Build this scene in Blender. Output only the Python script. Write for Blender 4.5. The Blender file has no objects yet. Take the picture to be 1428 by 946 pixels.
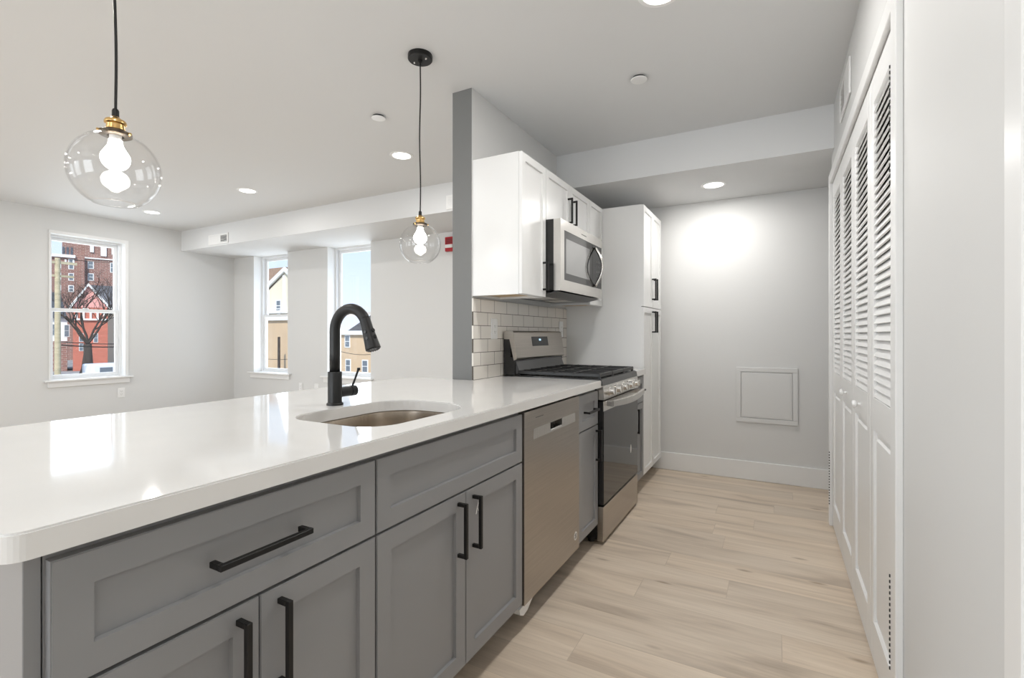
import bpy, bmesh, math, random
from mathutils import Vector, Matrix
C = bpy.context.scene
COL = C.collection
PI = math.pi

# ------------------------------------------------------------------ camera
F_PX, YAW, HOR, CAM_H = 676.9, 0.4981, 466.9, 1.1677
cam_data = bpy.data.cameras.new('camera')
cam = bpy.data.objects.new('camera', cam_data)
COL.objects.link(cam)
cam_data.sensor_fit = 'HORIZONTAL'
cam_data.sensor_width = 36.0
cam_data.lens = F_PX / 1428 * 36.0
cam_data.shift_y = -(473 - HOR) / 1428
cam_data.clip_start = 0.02
cam_data.clip_end = 500
cam.location = (0, 0, CAM_H)
cam.rotation_euler = (PI / 2, 0, YAW)
C.camera = cam

# ------------------------------------------------------------------ colour management
C.view_settings.view_transform = 'Standard'
C.view_settings.look = 'None'
C.view_settings.gamma = 1
C.view_settings.use_curve_mapping = False
C.view_settings.exposure = 0.0

# ------------------------------------------------------------------ world
world = bpy.data.worlds.new('sky_world')
C.world = world
world.use_nodes = True
wn = world.node_tree
wn.nodes.clear()
w_out = wn.nodes.new('ShaderNodeOutputWorld')
w_bg = wn.nodes.new('ShaderNodeBackground')
w_tc = wn.nodes.new('ShaderNodeTexCoord')
w_sep = wn.nodes.new('ShaderNodeSeparateXYZ')
w_ramp = wn.nodes.new('ShaderNodeValToRGB')
wn.links.new(w_tc.outputs['Generated'], w_sep.inputs[0])
wn.links.new(w_sep.outputs['Z'], w_ramp.inputs[0])
cr = w_ramp.color_ramp
cr.elements[0].position = 0.0; cr.elements[0].color = (0.80, 0.89, 1.0, 1)
cr.elements[1].position = 0.45; cr.elements[1].color = (0.36, 0.60, 1.0, 1)
wn.links.new(w_ramp.outputs[0], w_bg.inputs['Color'])
w_bg.inputs['Strength'].default_value = 1.25
wn.links.new(w_bg.outputs[0], w_out.inputs[0])

def light(name, kind, loc, energy, color=(1, 1, 1), rot=(0, 0, 0), **kw):
    d = bpy.data.lights.new(name, kind)
    d.energy = energy; d.color = color
    for k, v in kw.items(): setattr(d, k, v)
    o = bpy.data.objects.new(name, d); COL.objects.link(o)
    o.location = loc; o.rotation_euler = rot
    return o

light('sun', 'SUN', (0, 0, 20), 4.5, (1, .95, .88), (math.radians(46), 0, math.radians(38)), angle=0.01)
# fill lamps added at three invented, unseen windows behind the camera
REAR_FILL = 33
for x, k in ((-5.6, .7), (-3.5, .85), (-1.4, 1.15)):
    light('daylight_fill', 'AREA', (x, -2.62, 1.35), REAR_FILL * k, (0.93, 0.97, 1.0), (math.radians(108), 0, 0), shape='RECTANGLE', size=1.3, size_y=1.7)
# area lamps added outside the windows in view to stand for outdoor light
light('daylight_fill', 'AREA', (-7.35, 2.6, 1.5), 15, (0.9, 0.96, 1.0), (PI / 2, 0, -PI / 2), shape='RECTANGLE', size=.7, size_y=1.5)
for x in (-6.3, -4.75): light('daylight_fill', 'AREA', (x, 4.72, 1.4), 16, (0.9, 0.96, 1.0), (-math.radians(105), 0, 0), shape='RECTANGLE', size=.7, size_y=1.5)

DOWN_POWER = 6.5
KITCHEN_POWER = 13.0

# ------------------------------------------------------------------ helpers
def at_x(px, py, x):
    u = (px - 714) / F_PX
    dx = -math.sin(YAW) + u * math.cos(YAW); dy = math.cos(YAW) + u * math.sin(YAW)
    t = x / dx
    return Vector((x, t * dy, CAM_H - (py - HOR) / F_PX * t))

def at_y(px, py, y):
    u = (px - 714) / F_PX
    dx = -math.sin(YAW) + u * math.cos(YAW); dy = math.cos(YAW) + u * math.sin(YAW)
    t = y / dy
    return Vector((t * dx, y, CAM_H - (py - HOR) / F_PX * t))

def box(bm, x0, x1, y0, y1, z0, z1, bev=0, seg=1):
    m = Matrix.Translation(((x0 + x1) / 2, (y0 + y1) / 2, (z0 + z1) / 2)) @ Matrix.Diagonal((abs(x1 - x0), abs(y1 - y0), abs(z1 - z0), 1))
    r = bmesh.ops.create_cube(bm, size=1, matrix=m)
    if bev > 0:
        es = list({e for v in r['verts'] for e in v.link_edges})
        bmesh.ops.bevel(bm, geom=es, offset=bev, segments=seg, affect='EDGES', profile=.5)
    return bm

def cyl(bm, p0, p1, r0, r1=None, seg=24, caps=True):
    p0 = Vector(p0); p1 = Vector(p1)
    if r1 is None: r1 = r0
    d = p1 - p0
    q = Vector((0, 0, 1)).rotation_difference(d.normalized()).to_matrix().to_4x4()
    m = Matrix.Translation((p0 + p1) / 2) @ q
    bmesh.ops.create_cone(bm, cap_ends=caps, cap_tris=False, segments=seg, radius1=r0, radius2=r1, depth=d.length, matrix=m)
    return bm

def lathe(bm, prof, c, seg=32, close=False):
    rings = []
    for r, z in prof:
        if r < 1e-6:
            rings.append([bm.verts.new((c[0], c[1], c[2] + z))])
        else:
            rings.append([bm.verts.new((c[0] + r * math.cos(2 * PI * k / seg), c[1] + r * math.sin(2 * PI * k / seg), c[2] + z)) for k in range(seg)])
    pairs = list(zip(rings, rings[1:]))
    if close: pairs.append((rings[-1], rings[0]))
    for a, b in pairs:
        for k in range(seg):
            j = (k + 1) % seg
            if len(a) == 1 and len(b) == 1: continue
            if len(a) == 1: bm.faces.new((a[0], b[j], b[k]))
            elif len(b) == 1: bm.faces.new((a[k], a[j], b[0]))
            else: bm.faces.new((a[k], a[j], b[j], b[k]))
    return bm

def tube(bm, pts, rad, seg=14, cap=True):
    pts = [Vector(p) for p in pts]
    rr = rad if isinstance(rad, (list, tuple)) else [rad] * len(pts)
    prev = None; rings = []
    for i, p in enumerate(pts):
        t = (pts[min(i + 1, len(pts) - 1)] - pts[max(i - 1, 0)]).normalized()
        if prev is None:
            n = t.cross(Vector((0, 0, 1)))
            if n.length < 1e-3: n = t.cross(Vector((0, 1, 0)))
            n.normalize()
        else:
            n = (prev - t * prev.dot(t)).normalized()
        prev = n; b = t.cross(n)
        rings.append([bm.verts.new(p + (n * math.cos(2 * PI * k / seg) + b * math.sin(2 * PI * k / seg)) * rr[i]) for k in range(seg)])
    for a, b in zip(rings, rings[1:]):
        for k in range(seg):
            j = (k + 1) % seg
            bm.faces.new((a[k], a[j], b[j], b[k]))
    if cap:
        bm.faces.new(rings[0][::-1]); bm.faces.new(rings[-1])
    return bm

def prism(bm, pts, axis, a0, a1):
    """extrude polygon pts (2D) along axis from a0 to a1; 2D coords are the other two axes in order"""
    def mk(p, a):
        if axis == 'x': return (a, p[0], p[1])
        if axis == 'y': return (p[0], a, p[1])
        return (p[0], p[1], a)
    A = [bm.verts.new(mk(p, a0)) for p in pts]; B = [bm.verts.new(mk(p, a1)) for p in pts]
    bm.faces.new(A); bm.faces.new(B[::-1])
    n = len(pts)
    for i in range(n):
        j = (i + 1) % n
        bm.faces.new((A[i], B[i], B[j], A[j]))
    return bm

def NB(): return bmesh.new()

def world_loc(o):
    v = Vector((0, 0, 0))
    while o is not None:
        v = v + o.location; o = o.parent
    return v

def obj(name, bm, m, parent=None, smooth=False, label=None, origin=None, auto=False):
    bmesh.ops.recalc_face_normals(bm, faces=bm.faces)
    off = world_loc(parent) if parent is not None else Vector(origin or (0, 0, 0))
    if parent is None and origin is None:
        xs = [v.co for v in bm.verts]
        lo = Vector((min(v.x for v in xs), min(v.y for v in xs), min(v.z for v in xs)))
        hi = Vector((max(v.x for v in xs), max(v.y for v in xs), max(v.z for v in xs)))
        off = Vector(((lo.x + hi.x) / 2, (lo.y + hi.y) / 2, lo.z))
    if off.length > 0: bmesh.ops.translate(bm, verts=bm.verts, vec=-off)
    me = bpy.data.meshes.new(name); 
    if smooth or auto:
        for f in bm.faces: f.smooth = True
    if auto:
        for e in bm.edges:
            if len(e.link_faces) == 2 and e.calc_face_angle(0) > math.radians(35): e.smooth = False
    bm.to_mesh(me); bm.free()
    for mm in (m if isinstance(m, (list, tuple)) else [m]): me.materials.append(mm)
    o = bpy.data.objects.new(name, me); COL.objects.link(o)
    if parent is not None: o.parent = parent
    else: o.location = off
    if label: o['label'] = label
    return o

def thing(name, label, cat, loc, group=None):
    o = bpy.data.objects.new(name, None); COL.objects.link(o)
    o.empty_display_size = .1
    o.location = loc; o['label'] = label; o['category'] = cat
    if group: o['group'] = group
    return o

def tag(o, label, cat, group=None, kind=None):
    o['label'] = label; o['category'] = cat
    if group: o['group'] = group
    if kind: o['kind'] = kind
    return o

def struct(o, label=None, cat=None):
    o['kind'] = 'structure'
    if label: o['label'] = label; o['category'] = cat
    return o

def copy_tree(o, parent=None):
    c = o.copy(); COL.objects.link(c)
    if parent is not None: c.parent = parent
    for ch in list(o.children): copy_tree(ch, c)
    return c

# ------------------------------------------------------------------ materials
def mat(name, col, rough=.5, metal=0, spec=.5, coat=0, noise=None, bump=None, emit=None, aniso=0):
    m = bpy.data.materials.new(name); m.use_nodes = True
    nt = m.node_tree; p = nt.nodes['Principled BSDF']
    p.inputs['Base Color'].default_value = (*col, 1)
    p.inputs['Roughness'].default_value = rough
    p.inputs['Metallic'].default_value = metal
    p.inputs['Specular IOR Level'].default_value = spec
    p.inputs['Coat Weight'].default_value = coat
    p.inputs['Coat Roughness'].default_value = .06
    p.inputs['Anisotropic'].default_value = aniso
    if emit:
        p.inputs['Emission Color'].default_value = (*emit[0], 1); p.inputs['Emission Strength'].default_value = emit[1]
    tc = nt.nodes.new('ShaderNodeTexCoord')
    if noise:   # (scale xyz, amount, detail)
        sc, amt, det = noise
        mp = nt.nodes.new('ShaderNodeMapping'); mp.inputs['Scale'].default_value = sc
        nz = nt.nodes.new('ShaderNodeTexNoise'); nz.inputs['Scale'].default_value = 1; nz.inputs['Detail'].default_value = det
        nt.links.new(tc.outputs['Object'], mp.inputs[0]); nt.links.new(mp.outputs[0], nz.inputs['Vector'])
        rp = nt.nodes.new('ShaderNodeValToRGB')
        rp.color_ramp.elements[0].position = .3; rp.color_ramp.elements[1].position = .7
        rp.color_ramp.elements[0].color = (*[c * (1 - amt) for c in col], 1)
        rp.color_ramp.elements[1].color = (*[min(1, c * (1 + amt)) for c in col], 1)
        nt.links.new(nz.outputs['Fac'], rp.inputs[0]); nt.links.new(rp.outputs[0], p.inputs['Base Color'])
    if bump:    # (scale xyz, strength, distance)
        sc, st, di = bump
        mp = nt.nodes.new('ShaderNodeMapping'); mp.inputs['Scale'].default_value = sc
        nz = nt.nodes.new('ShaderNodeTexNoise'); nz.inputs['Scale'].default_value = 1; nz.inputs['Detail'].default_value = 4
        nt.links.new(tc.outputs['Object'], mp.inputs[0]); nt.links.new(mp.outputs[0], nz.inputs['Vector'])
        bp = nt.nodes.new('ShaderNodeBump'); bp.inputs['Strength'].default_value = st; bp.inputs['Distance'].default_value = di
        nt.links.new(nz.outputs['Fac'], bp.inputs['Height']); nt.links.new(bp.outputs[0], p.inputs['Normal'])
    return m

def thin_glass(name, tint=(1, 1, 1), ior=1.45, rough=0.0, boost=1.0):
    m = bpy.data.materials.new(name); m.use_nodes = True
    nt = m.node_tree; nt.nodes.clear()
    out = nt.nodes.new('ShaderNodeOutputMaterial'); mx = nt.nodes.new('ShaderNodeMixShader')
    tr = nt.nodes.new('ShaderNodeBsdfTransparent'); tr.inputs[0].default_value = (*tint, 1)
    gl = nt.nodes.new('ShaderNodeBsdfGlossy'); gl.inputs['Roughness'].default_value = rough
    lw = nt.nodes.new('ShaderNodeLayerWeight'); lw.inputs['Blend'].default_value = .5
    pw = nt.nodes.new('ShaderNodeMath'); pw.operation = 'POWER'; pw.inputs[1].default_value = ior
    mu = nt.nodes.new('ShaderNodeMath'); mu.operation = 'MULTIPLY_ADD'; mu.inputs[1].default_value = boost; mu.inputs[2].default_value = .035; mu.use_clamp = True
    nt.links.new(lw.outputs['Facing'], pw.inputs[0]); nt.links.new(pw.outputs[0], mu.inputs[0]); nt.links.new(mu.outputs[0], mx.inputs[0])
    nt.links.new(tr.outputs[0], mx.inputs[1]); nt.links.new(gl.outputs[0], mx.inputs[2]); nt.links.new(mx.outputs[0], out.inputs[0])
    return m

def emission(name, col, s):
    m = bpy.data.materials.new(name); m.use_nodes = True
    nt = m.node_tree; nt.nodes.clear()
    out = nt.nodes.new('ShaderNodeOutputMaterial'); e = nt.nodes.new('ShaderNodeEmission')
    e.inputs[0].default_value = (*col, 1); e.inputs[1].default_value = s
    nt.links.new(e.outputs[0], out.inputs[0]); return m

def brick_mat(name, c1, c2, mortar, bw, rh, ms, axes='yz', origin=(0, 0), rough=.25, offset=.5, bump=.3, bias=0, coat=0):
    m = bpy.data.materials.new(name); m.use_nodes = True
    nt = m.node_tree; p = nt.nodes['Principled BSDF']; p.inputs['Roughness'].default_value = rough
    p.inputs['Coat Weight'].default_value = coat
    g = nt.nodes.new('ShaderNodeNewGeometry'); s = nt.nodes.new('ShaderNodeSeparateXYZ'); cb = nt.nodes.new('ShaderNodeCombineXYZ')
    nt.links.new(g.outputs['Position'], s.inputs[0])
    for k, a in enumerate(axes):
        ad = nt.nodes.new('ShaderNodeMath'); ad.operation = 'SUBTRACT'; ad.inputs[1].default_value = origin[k]
        nt.links.new(s.outputs['XYZ'.index(a.upper())], ad.inputs[0]); nt.links.new(ad.outputs[0], cb.inputs[k])
    b = nt.nodes.new('ShaderNodeTexBrick')
    b.offset = offset; b.inputs['Color1'].default_value = (*c1, 1); b.inputs['Color2'].default_value = (*c2, 1); b.inputs['Mortar'].default_value = (*mortar, 1)
    b.inputs['Scale'].default_value = 1; b.inputs['Mortar Size'].default_value = ms; b.inputs['Mortar Smooth'].default_value = .1
    b.inputs['Bias'].default_value = bias; b.inputs['Brick Width'].default_value = bw; b.inputs['Row Height'].default_value = rh
    nt.links.new(cb.outputs[0], b.inputs['Vector']); nt.links.new(b.outputs['Color'], p.inputs['Base Color'])
    bp = nt.nodes.new('ShaderNodeBump'); bp.inputs['Strength'].default_value = bump; bp.inputs['Distance'].default_value = .002; bp.invert = True
    nt.links.new(b.outputs['Fac'], bp.inputs['Height']); nt.links.new(bp.outputs[0], p.inputs['Normal'])
    return m

def floor_mat():
    m = bpy.data.materials.new('oak_planks'); m.use_nodes = True
    nt = m.node_tree; L = nt.links; p = nt.nodes['Principled BSDF']
    p.inputs['Roughness'].default_value = .42; p.inputs['Specular IOR Level'].default_value = .35
    g = nt.nodes.new('ShaderNodeNewGeometry')
    b = nt.nodes.new('ShaderNodeTexBrick'); b.offset = 0
    for k, v in (('Scale', 1), ('Mortar Size', .0012), ('Mortar Smooth', .2), ('Bias', 0), ('Brick Width', 1.9), ('Row Height', .18)): b.inputs[k].default_value = v
    b.inputs['Color1'].default_value = (0, 0, 0, 1); b.inputs['Color2'].default_value = (1, 1, 1, 1); b.inputs['Mortar'].default_value = (.5, .5, .5, 1)
    sp = nt.nodes.new('ShaderNodeSeparateXYZ'); L.new(g.outputs['Position'], sp.inputs[0])
    def mth(op, a, bb=None):
        q = nt.nodes.new('ShaderNodeMath'); q.operation = op
        L.new(a, q.inputs[0]) if hasattr(a, 'links') else None
        if bb is not None:
            if hasattr(bb, 'links'): L.new(bb, q.inputs[1])
            else: q.inputs[1].default_value = bb
        return q.outputs[0]
    row = mth('FLOOR', mth('DIVIDE', sp.outputs['Y'], .18))
    wnz = nt.nodes.new('ShaderNodeTexWhiteNoise'); wnz.noise_dimensions = '1D'; L.new(row, wnz.inputs['W'])
    xs = mth('ADD', sp.outputs['X'], mth('MULTIPLY', wnz.outputs['Value'], 5.0))
    cb = nt.nodes.new('ShaderNodeCombineXYZ'); L.new(xs, cb.inputs[0]); L.new(sp.outputs['Y'], cb.inputs[1])
    L.new(cb.outputs[0], b.inputs['Vector'])
    # grain: stretched along x, offset per plank
    add = nt.nodes.new('ShaderNodeVectorMath'); add.operation = 'MULTIPLY_ADD'
    add.inputs[1].default_value = (3.1, 1.7, 5.3)
    L.new(b.outputs['Color'], add.inputs[0]); L.new(g.outputs['Position'], add.inputs[2])
    mp = nt.nodes.new('ShaderNodeMapping'); mp.inputs['Scale'].default_value = (1.0, 7, 1)
    L.new(add.outputs[0], mp.inputs[0])
    n1 = nt.nodes.new('ShaderNodeTexNoise'); n1.inputs['Scale'].default_value = 1.2; n1.inputs['Detail'].default_value = 6; n1.inputs['Distortion'].default_value = .8
    L.new(mp.outputs[0], n1.inputs['Vector'])
    mp2 = nt.nodes.new('ShaderNodeMapping'); mp2.inputs['Scale'].default_value = (4, 90, 1)
    L.new(add.outputs[0], mp2.inputs[0])
    n2 = nt.nodes.new('ShaderNodeTexNoise'); n2.inputs['Scale'].default_value = 1; n2.inputs['Detail'].default_value = 3
    L.new(mp2.outputs[0], n2.inputs['Vector'])
    r1 = nt.nodes.new('ShaderNodeValToRGB'); e = r1.color_ramp.elements
    e[0].position = .28; e[0].color = (.48, .395, .31, 1); e[1].position = .62; e[1].color = (.71, .61, .495, 1)
    m1 = r1.color_ramp.elements.new(.45); m1.color = (.64, .54, .43, 1)
    L.new(n1.outputs['Fac'], r1.inputs[0])
    mx = nt.nodes.new('ShaderNodeMix'); mx.data_type = 'RGBA'; mx.blend_type = 'MULTIPLY'; mx.inputs['Factor'].default_value = .36
    r2 = nt.nodes.new('ShaderNodeValToRGB'); r2.color_ramp.elements[0].position = .3; r2.color_ramp.elements[0].color = (.72, .70, .68, 1); r2.color_ramp.elements[1].position = .6; r2.color_ramp.elements[1].color = (1, 1, 1, 1)
    L.new(n2.outputs['Fac'], r2.inputs[0]); L.new(r1.outputs[0], mx.inputs['A']); L.new(r2.outputs[0], mx.inputs['B'])
    # plank to plank tone
    mx2 = nt.nodes.new('ShaderNodeMix'); mx2.data_type = 'RGBA'; mx2.blend_type = 'MULTIPLY'; mx2.inputs['Factor'].default_value = 1
    r3 = nt.nodes.new('ShaderNodeValToRGB'); r3.color_ramp.elements[0].color = (.95, .95, .955, 1); r3.color_ramp.elements[1].color = (1.06, 1.04, 1.02, 1)
    L.new(b.outputs['Color'], r3.inputs[0]); L.new(mx.outputs['Result'], mx2.inputs['A']); L.new(r3.outputs[0], mx2.inputs['B'])
    # knots
    mp3 = nt.nodes.new('ShaderNodeMapping'); mp3.inputs['Scale'].default_value = (1.6, 5.0, 1)
    L.new(add.outputs[0], mp3.inputs[0])
    vo = nt.nodes.new('ShaderNodeTexVoronoi'); vo.inputs['Scale'].default_value = 1.3
    L.new(mp3.outputs[0], vo.inputs['Vector'])
    r4 = nt.nodes.new('ShaderNodeValToRGB'); r4.color_ramp.elements[0].position = .025; r4.color_ramp.elements[0].color = (.42, .36, .30, 1); r4.color_ramp.elements[1].position = .10; r4.color_ramp.elements[1].color = (1, 1, 1, 1)
    L.new(vo.outputs['Distance'], r4.inputs[0])
    mx3 = nt.nodes.new('ShaderNodeMix'); mx3.data_type = 'RGBA'; mx3.blend_type = 'MULTIPLY'; mx3.inputs['Factor'].default_value = .7
    L.new(mx2.outputs['Result'], mx3.inputs['A']); L.new(r4.outputs[0], mx3.inputs['B'])
    # seams
    mx4 = nt.nodes.new('ShaderNodeMix'); mx4.data_type = 'RGBA'; mx4.blend_type = 'MIX'
    sm = nt.nodes.new('ShaderNodeMath'); sm.operation = 'MULTIPLY'; sm.inputs[1].default_value = .3
    L.new(b.outputs['Fac'], sm.inputs[0]); L.new(sm.outputs[0], mx4.inputs['Factor'])
    mx4.inputs['B'].default_value = (.2, .15, .1, 1); L.new(mx3.outputs['Result'], mx4.inputs['A'])
    L.new(mx4.outputs['Result'], p.inputs['Base Color'])
    bp = nt.nodes.new('ShaderNodeBump'); bp.inputs['Strength'].default_value = .12; bp.inputs['Distance'].default_value = .001
    L.new(n2.outputs['Fac'], bp.inputs['Height']); L.new(bp.outputs[0], p.inputs['Normal'])
    return m

M = {}
M['wall'] = mat('wall_paint', (.70, .70, .69), .55, spec=.3, bump=((60, 60, 60), .05, .001))
M['ceil'] = mat('ceiling_paint', (.71, .715, .715), .6, spec=.25)
M['white'] = mat('white_trim', (.82, .82, .81), .32, spec=.45)
M['cabwhite'] = mat('white_cabinet', (.80, .80, .79), .28, spec=.5)
M['cabgrey'] = mat('grey_cabinet', (.26, .26, .263), .38, spec=.45)
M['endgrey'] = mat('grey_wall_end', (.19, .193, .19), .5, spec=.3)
M['kick'] = mat('toe_kick', (.09, .075, .06), .5)  # dark colour has the shade under the cabinets put in
M['floor'] = floor_mat()
M['counter'] = mat('quartz', (.74, .73, .71), .06, spec=.5, coat=0, noise=((9, 9, 9), .012, 5))
M['steel'] = mat('brushed_steel', (.45, .415, .375), .30, metal=1, aniso=.4, noise=((3, 3, 160), .06, 3))
M['steelb'] = mat('bright_steel', (.66, .64, .61), .26, metal=1, noise=((3, 160, 3), .05, 3))
M['sink'] = mat('sink_steel', (.54, .48, .41), .24, metal=1, aniso=.3, noise=((120, 120, 4), .08, 3))
M['chrome'] = mat('polished_steel', (.8, .79, .77), .15, metal=1)
M['black'] = mat('matte_black_metal', (.010, .0095, .009), .42, spec=.3)
M['faucet'] = mat('oil_rubbed_black', (.016, .016, .016), .36, metal=.2, spec=.4)
M['blk'] = mat('black_enamel', (.012, .012, .012), .25)
M['iron'] = mat('cast_iron', (.012, .012, .012), .38)
M['dgrey'] = mat('dark_grey_enamel', (.07, .07, .07), .35)
M['glassblk'] = mat('black_glass', (.010, .010, .010), .05, spec=.5)
M['mwglass'] = mat('microwave_glass', (.10, .10, .10), .05, spec=1.0, coat=1)
M['brass'] = mat('brass', (.72, .47, .19), .25, metal=1)
M['brassdk'] = mat('dark_bronze', (.09, .07, .05), .35, metal=.8)
M['globe'] = thin_glass('clear_globe', (.985, .985, .985), 5.0, 0.02, .85)
M['pane'] = thin_glass('window_pane', (.99, .995, .995), 5.0, 0.0, .6)
M['bulb'] = emission('bulb_glow', (1, .97, .93), 22)
M['lens'] = emission('lens_glow', (1, .98, .95), 6)
M['vinyl'] = mat('window_vinyl', (.83, .84, .85), .35)
M['plate'] = mat('outlet_plate', (.84, .84, .83), .35)
M['slot'] = mat('slot_dark', (.03, .03, .03), .6)
M['vent_dark'] = mat('vent_dark', (.10, .10, .10), .7)
M['red'] = mat('alarm_red', (.42, .012, .02), .3)
M['ply'] = mat('raw_plywood', (.60, .44, .26), .6, noise=((4, 40, 4), .12, 3))
M['dark'] = mat('closet_shade_colour', (.10, .09, .08), .9)  # closet gloom put into the wall colour
M['sticker'] = mat('paper_sticker', (.75, .73, .70), .5)
M['inkdark'] = mat('dark_ink', (.05, .05, .05), .5)
M['lcd'] = emission('display_glow', (.45, .75, 1.0), 1.6)
M['tile'] = brick_mat('subway_tile', (.80, .76, .70), (.78, .74, .68), (.10, .085, .07), .153, .0763, .0016, 'yz', (2.271 + .0765, .914), .12, .5, .5, 0, .4)
M['extwall'] = mat('exterior_white', (.8, .8, .78), .8)

# ------------------------------------------------------------------ dimensions
H = 2.545; ZS = 2.282
XL = -6.97; YW = 4.30; YK = 4.35; XR = .305
XP0, XP1 = -1.62, -1.49                     # partition
IN = .0254

def wall_holes(bm, fixed, lo, hi, axis, u0, u1, z0, z1, holes):
    """wall slab between lo..hi on the fixed axis; spans u0..u1; holes (a,b,c,d)"""
    us = sorted({u0, u1, *[h[0] for h in holes], *[h[1] for h in holes]})
    zs = sorted({z0, z1, *[h[2] for h in holes], *[h[3] for h in holes]})
    for a, b in zip(us, us[1:]):
        run = None
        for c, d in zip(zs, zs[1:]):
            if any(h[0] <= a and b <= h[1] and h[2] <= c and d <= h[3] for h in holes): continue
            if axis == 'x': box(bm, a, b, lo, hi, c, d)
            else: box(bm, lo, hi, a, b, c, d)
    return bm

# ------------------------------------------------------------------ shell
bm = NB(); box(bm, XL - .3, 1.2, -2.9, 4.55, -.1, 0); struct(obj('floor', bm, M['floor']), 'pale oak plank floor running under the kitchen and the living area', 'floor')
bm = NB(); box(bm, XL - .3, 1.2, -2.9, 4.55, H, H + .15); struct(obj('ceiling', bm, M['ceil']), 'flat white painted ceiling over the whole room', 'ceiling')
W1 = (2.245, 2.945, .665, 2.285)
W2 = (-6.511, -5.775, .64, ZS); W3 = (-5.011, -4.262, .64, ZS)
bm = NB(); wall_holes(bm, None, XL - .2, XL, 'y', -2.75, YW + .2, 0, H, [W1]); struct(obj('wall_left', bm, M['wall']), 'light grey wall with the single window at the far left', 'wall')
bm = NB(); wall_holes(bm, None, YW, YW + .2, 'x', XL, XP0, 0, H, [W2, W3]); struct(obj('wall_back', bm, M['wall']), 'light grey wall with two tall windows behind the faucet', 'wall')
bm = NB(); box(bm, XP0, 1.2, YK, YK + .15, 0, H); struct(obj('wall_kitchen', bm, M['wall']), 'light grey end wall of the kitchen aisle behind the access panel', 'wall')
bm = NB(); box(bm, XP0, XP1, 2.27, YK, 0, H)
bm.normal_update()
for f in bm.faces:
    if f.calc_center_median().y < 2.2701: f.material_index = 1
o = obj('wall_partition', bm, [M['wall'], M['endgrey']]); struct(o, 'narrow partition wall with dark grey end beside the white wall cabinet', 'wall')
bm = NB(); box(bm, XL, XP0, 3.58, YW, ZS, H); struct(obj('wall_soffit', bm, M['ceil']), 'dropped bulkhead above the two tall living room windows', 'wall')
bm = NB(); box(bm, XP1, XR, 3.46, YK, ZS, H); box(bm, XR, 1.05, 3.62, YK, ZS, H); struct(obj('wall_bulkhead', bm, M['ceil']), 'dropped bulkhead over the far end of the kitchen with one downlight', 'wall')
CL0, CL1, CLT = 1.735, 3.535, 2.09
DR0, DR1 = .05, .885
bm = NB(); wall_holes(bm, None, XR, XR + .12, 'y', -2.75, 3.62, 0, H, [(CL0, CL1, 0, CLT), (DR0, DR1, 0, 2.05)]); struct(obj('wall_right', bm, M['wall']), 'light wall around the white louvered closet doors', 'wall')
bm = NB(); box(bm, XR + .12, 1.05, 3.55, 3.62, 0, H); box(bm, XR + .12, 1.05, 1.6, 1.66, 0, H); box(bm, .98, 1.05, 1.66, 3.55, 0, H); struct(obj('wall_closet', bm, M['dark']), 'shade-coloured walls inside the louvered closet', 'wall')
bm = NB(); box(bm, 1.05, 1.15, -2.75, YK, 0, H); struct(obj('wall_alcove', bm, M['wall']))
RW = [(-6.25, -4.95, .5, 2.2), (-4.15, -2.85, .5, 2.2), (-2.05, -.75, .5, 2.2)]  # unseen openings invented for the rear fill lamps
bm = NB(); wall_holes(bm, None, -2.75, -2.6, 'x', XL, 1.15, 0, H, RW); struct(obj('wall_front', bm, M['wall']))

# baseboards
def baseboard(name, x0, x1, y0, y1, h=.145, label=None):
    bm = NB(); box(bm, x0, x1, y0, y1, 0, h, .004, 2)
    return struct(obj(name, bm, M['white']), label, 'baseboard' if label else None)
baseboard('baseboard_kitchen', XP1, 1.05, YK - .016, YK, .15, 'tall white baseboard along the kitchen end wall')
baseboard('baseboard_left', XL, XL + .015, -2.6, YW)
baseboard('baseboard_back', XL, XP0, YW - .015, YW)
bm = NB(); box(bm, XR - .014, XR, 3.595, 3.634, 0, .125, .003); box(bm, XR, XR + .3, 3.62, 3.634, 0, .125, .003)
struct(obj('baseboard_closet', bm, M['white']), 'short white baseboard end wrapping the closet wall corner', 'baseboard')

# casings
bm = NB()
box(bm, XR - .018, XR, CL0 - .068, CL0 + .0, 0, CLT + .06, .002)
box(bm, XR - .018, XR, CL1, CL1 + .055, 0, CLT + .06, .002)
box(bm, XR - .018, XR, CL0 - .001, CL1 + .001, CLT, CLT + .06, .002)
struct(obj('trim_1', bm, M['white']), 'flat white casing around the louvered closet doors', 'trim')
bm = NB()
box(bm, XR - .020, XR, DR1, DR1 + .057, 0, 2.12, .002); box(bm, XR - .020, XR, DR0 - .057, DR0, 0, 2.12, .002); box(bm, XR - .020, XR, DR0, DR1, 2.05, 2.12, .002)
struct(obj('trim_2', bm, M['white']), 'white door casing at the right edge of the photo', 'trim')
bm = NB(); box(bm, XR + .045, XR + .085, DR0 + .003, DR1 - .003, .01, 2.045, .003)
d1 = struct(obj('door_3', bm, M['white']), 'white door inside the casing at the right edge', 'door')
bm = NB(); box(bm, XR - .0005, XR + .044, DR1 - .0035, DR1 - .0005, 1.055, 1.145); cyl(bm, (XR - .004, DR1 - .006, 1.055), (XR - .004, DR1 - .006, 1.145), .005, seg=12)
obj('hinge', bm, M['chrome'], d1, label='steel hinge on the door edge')

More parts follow.
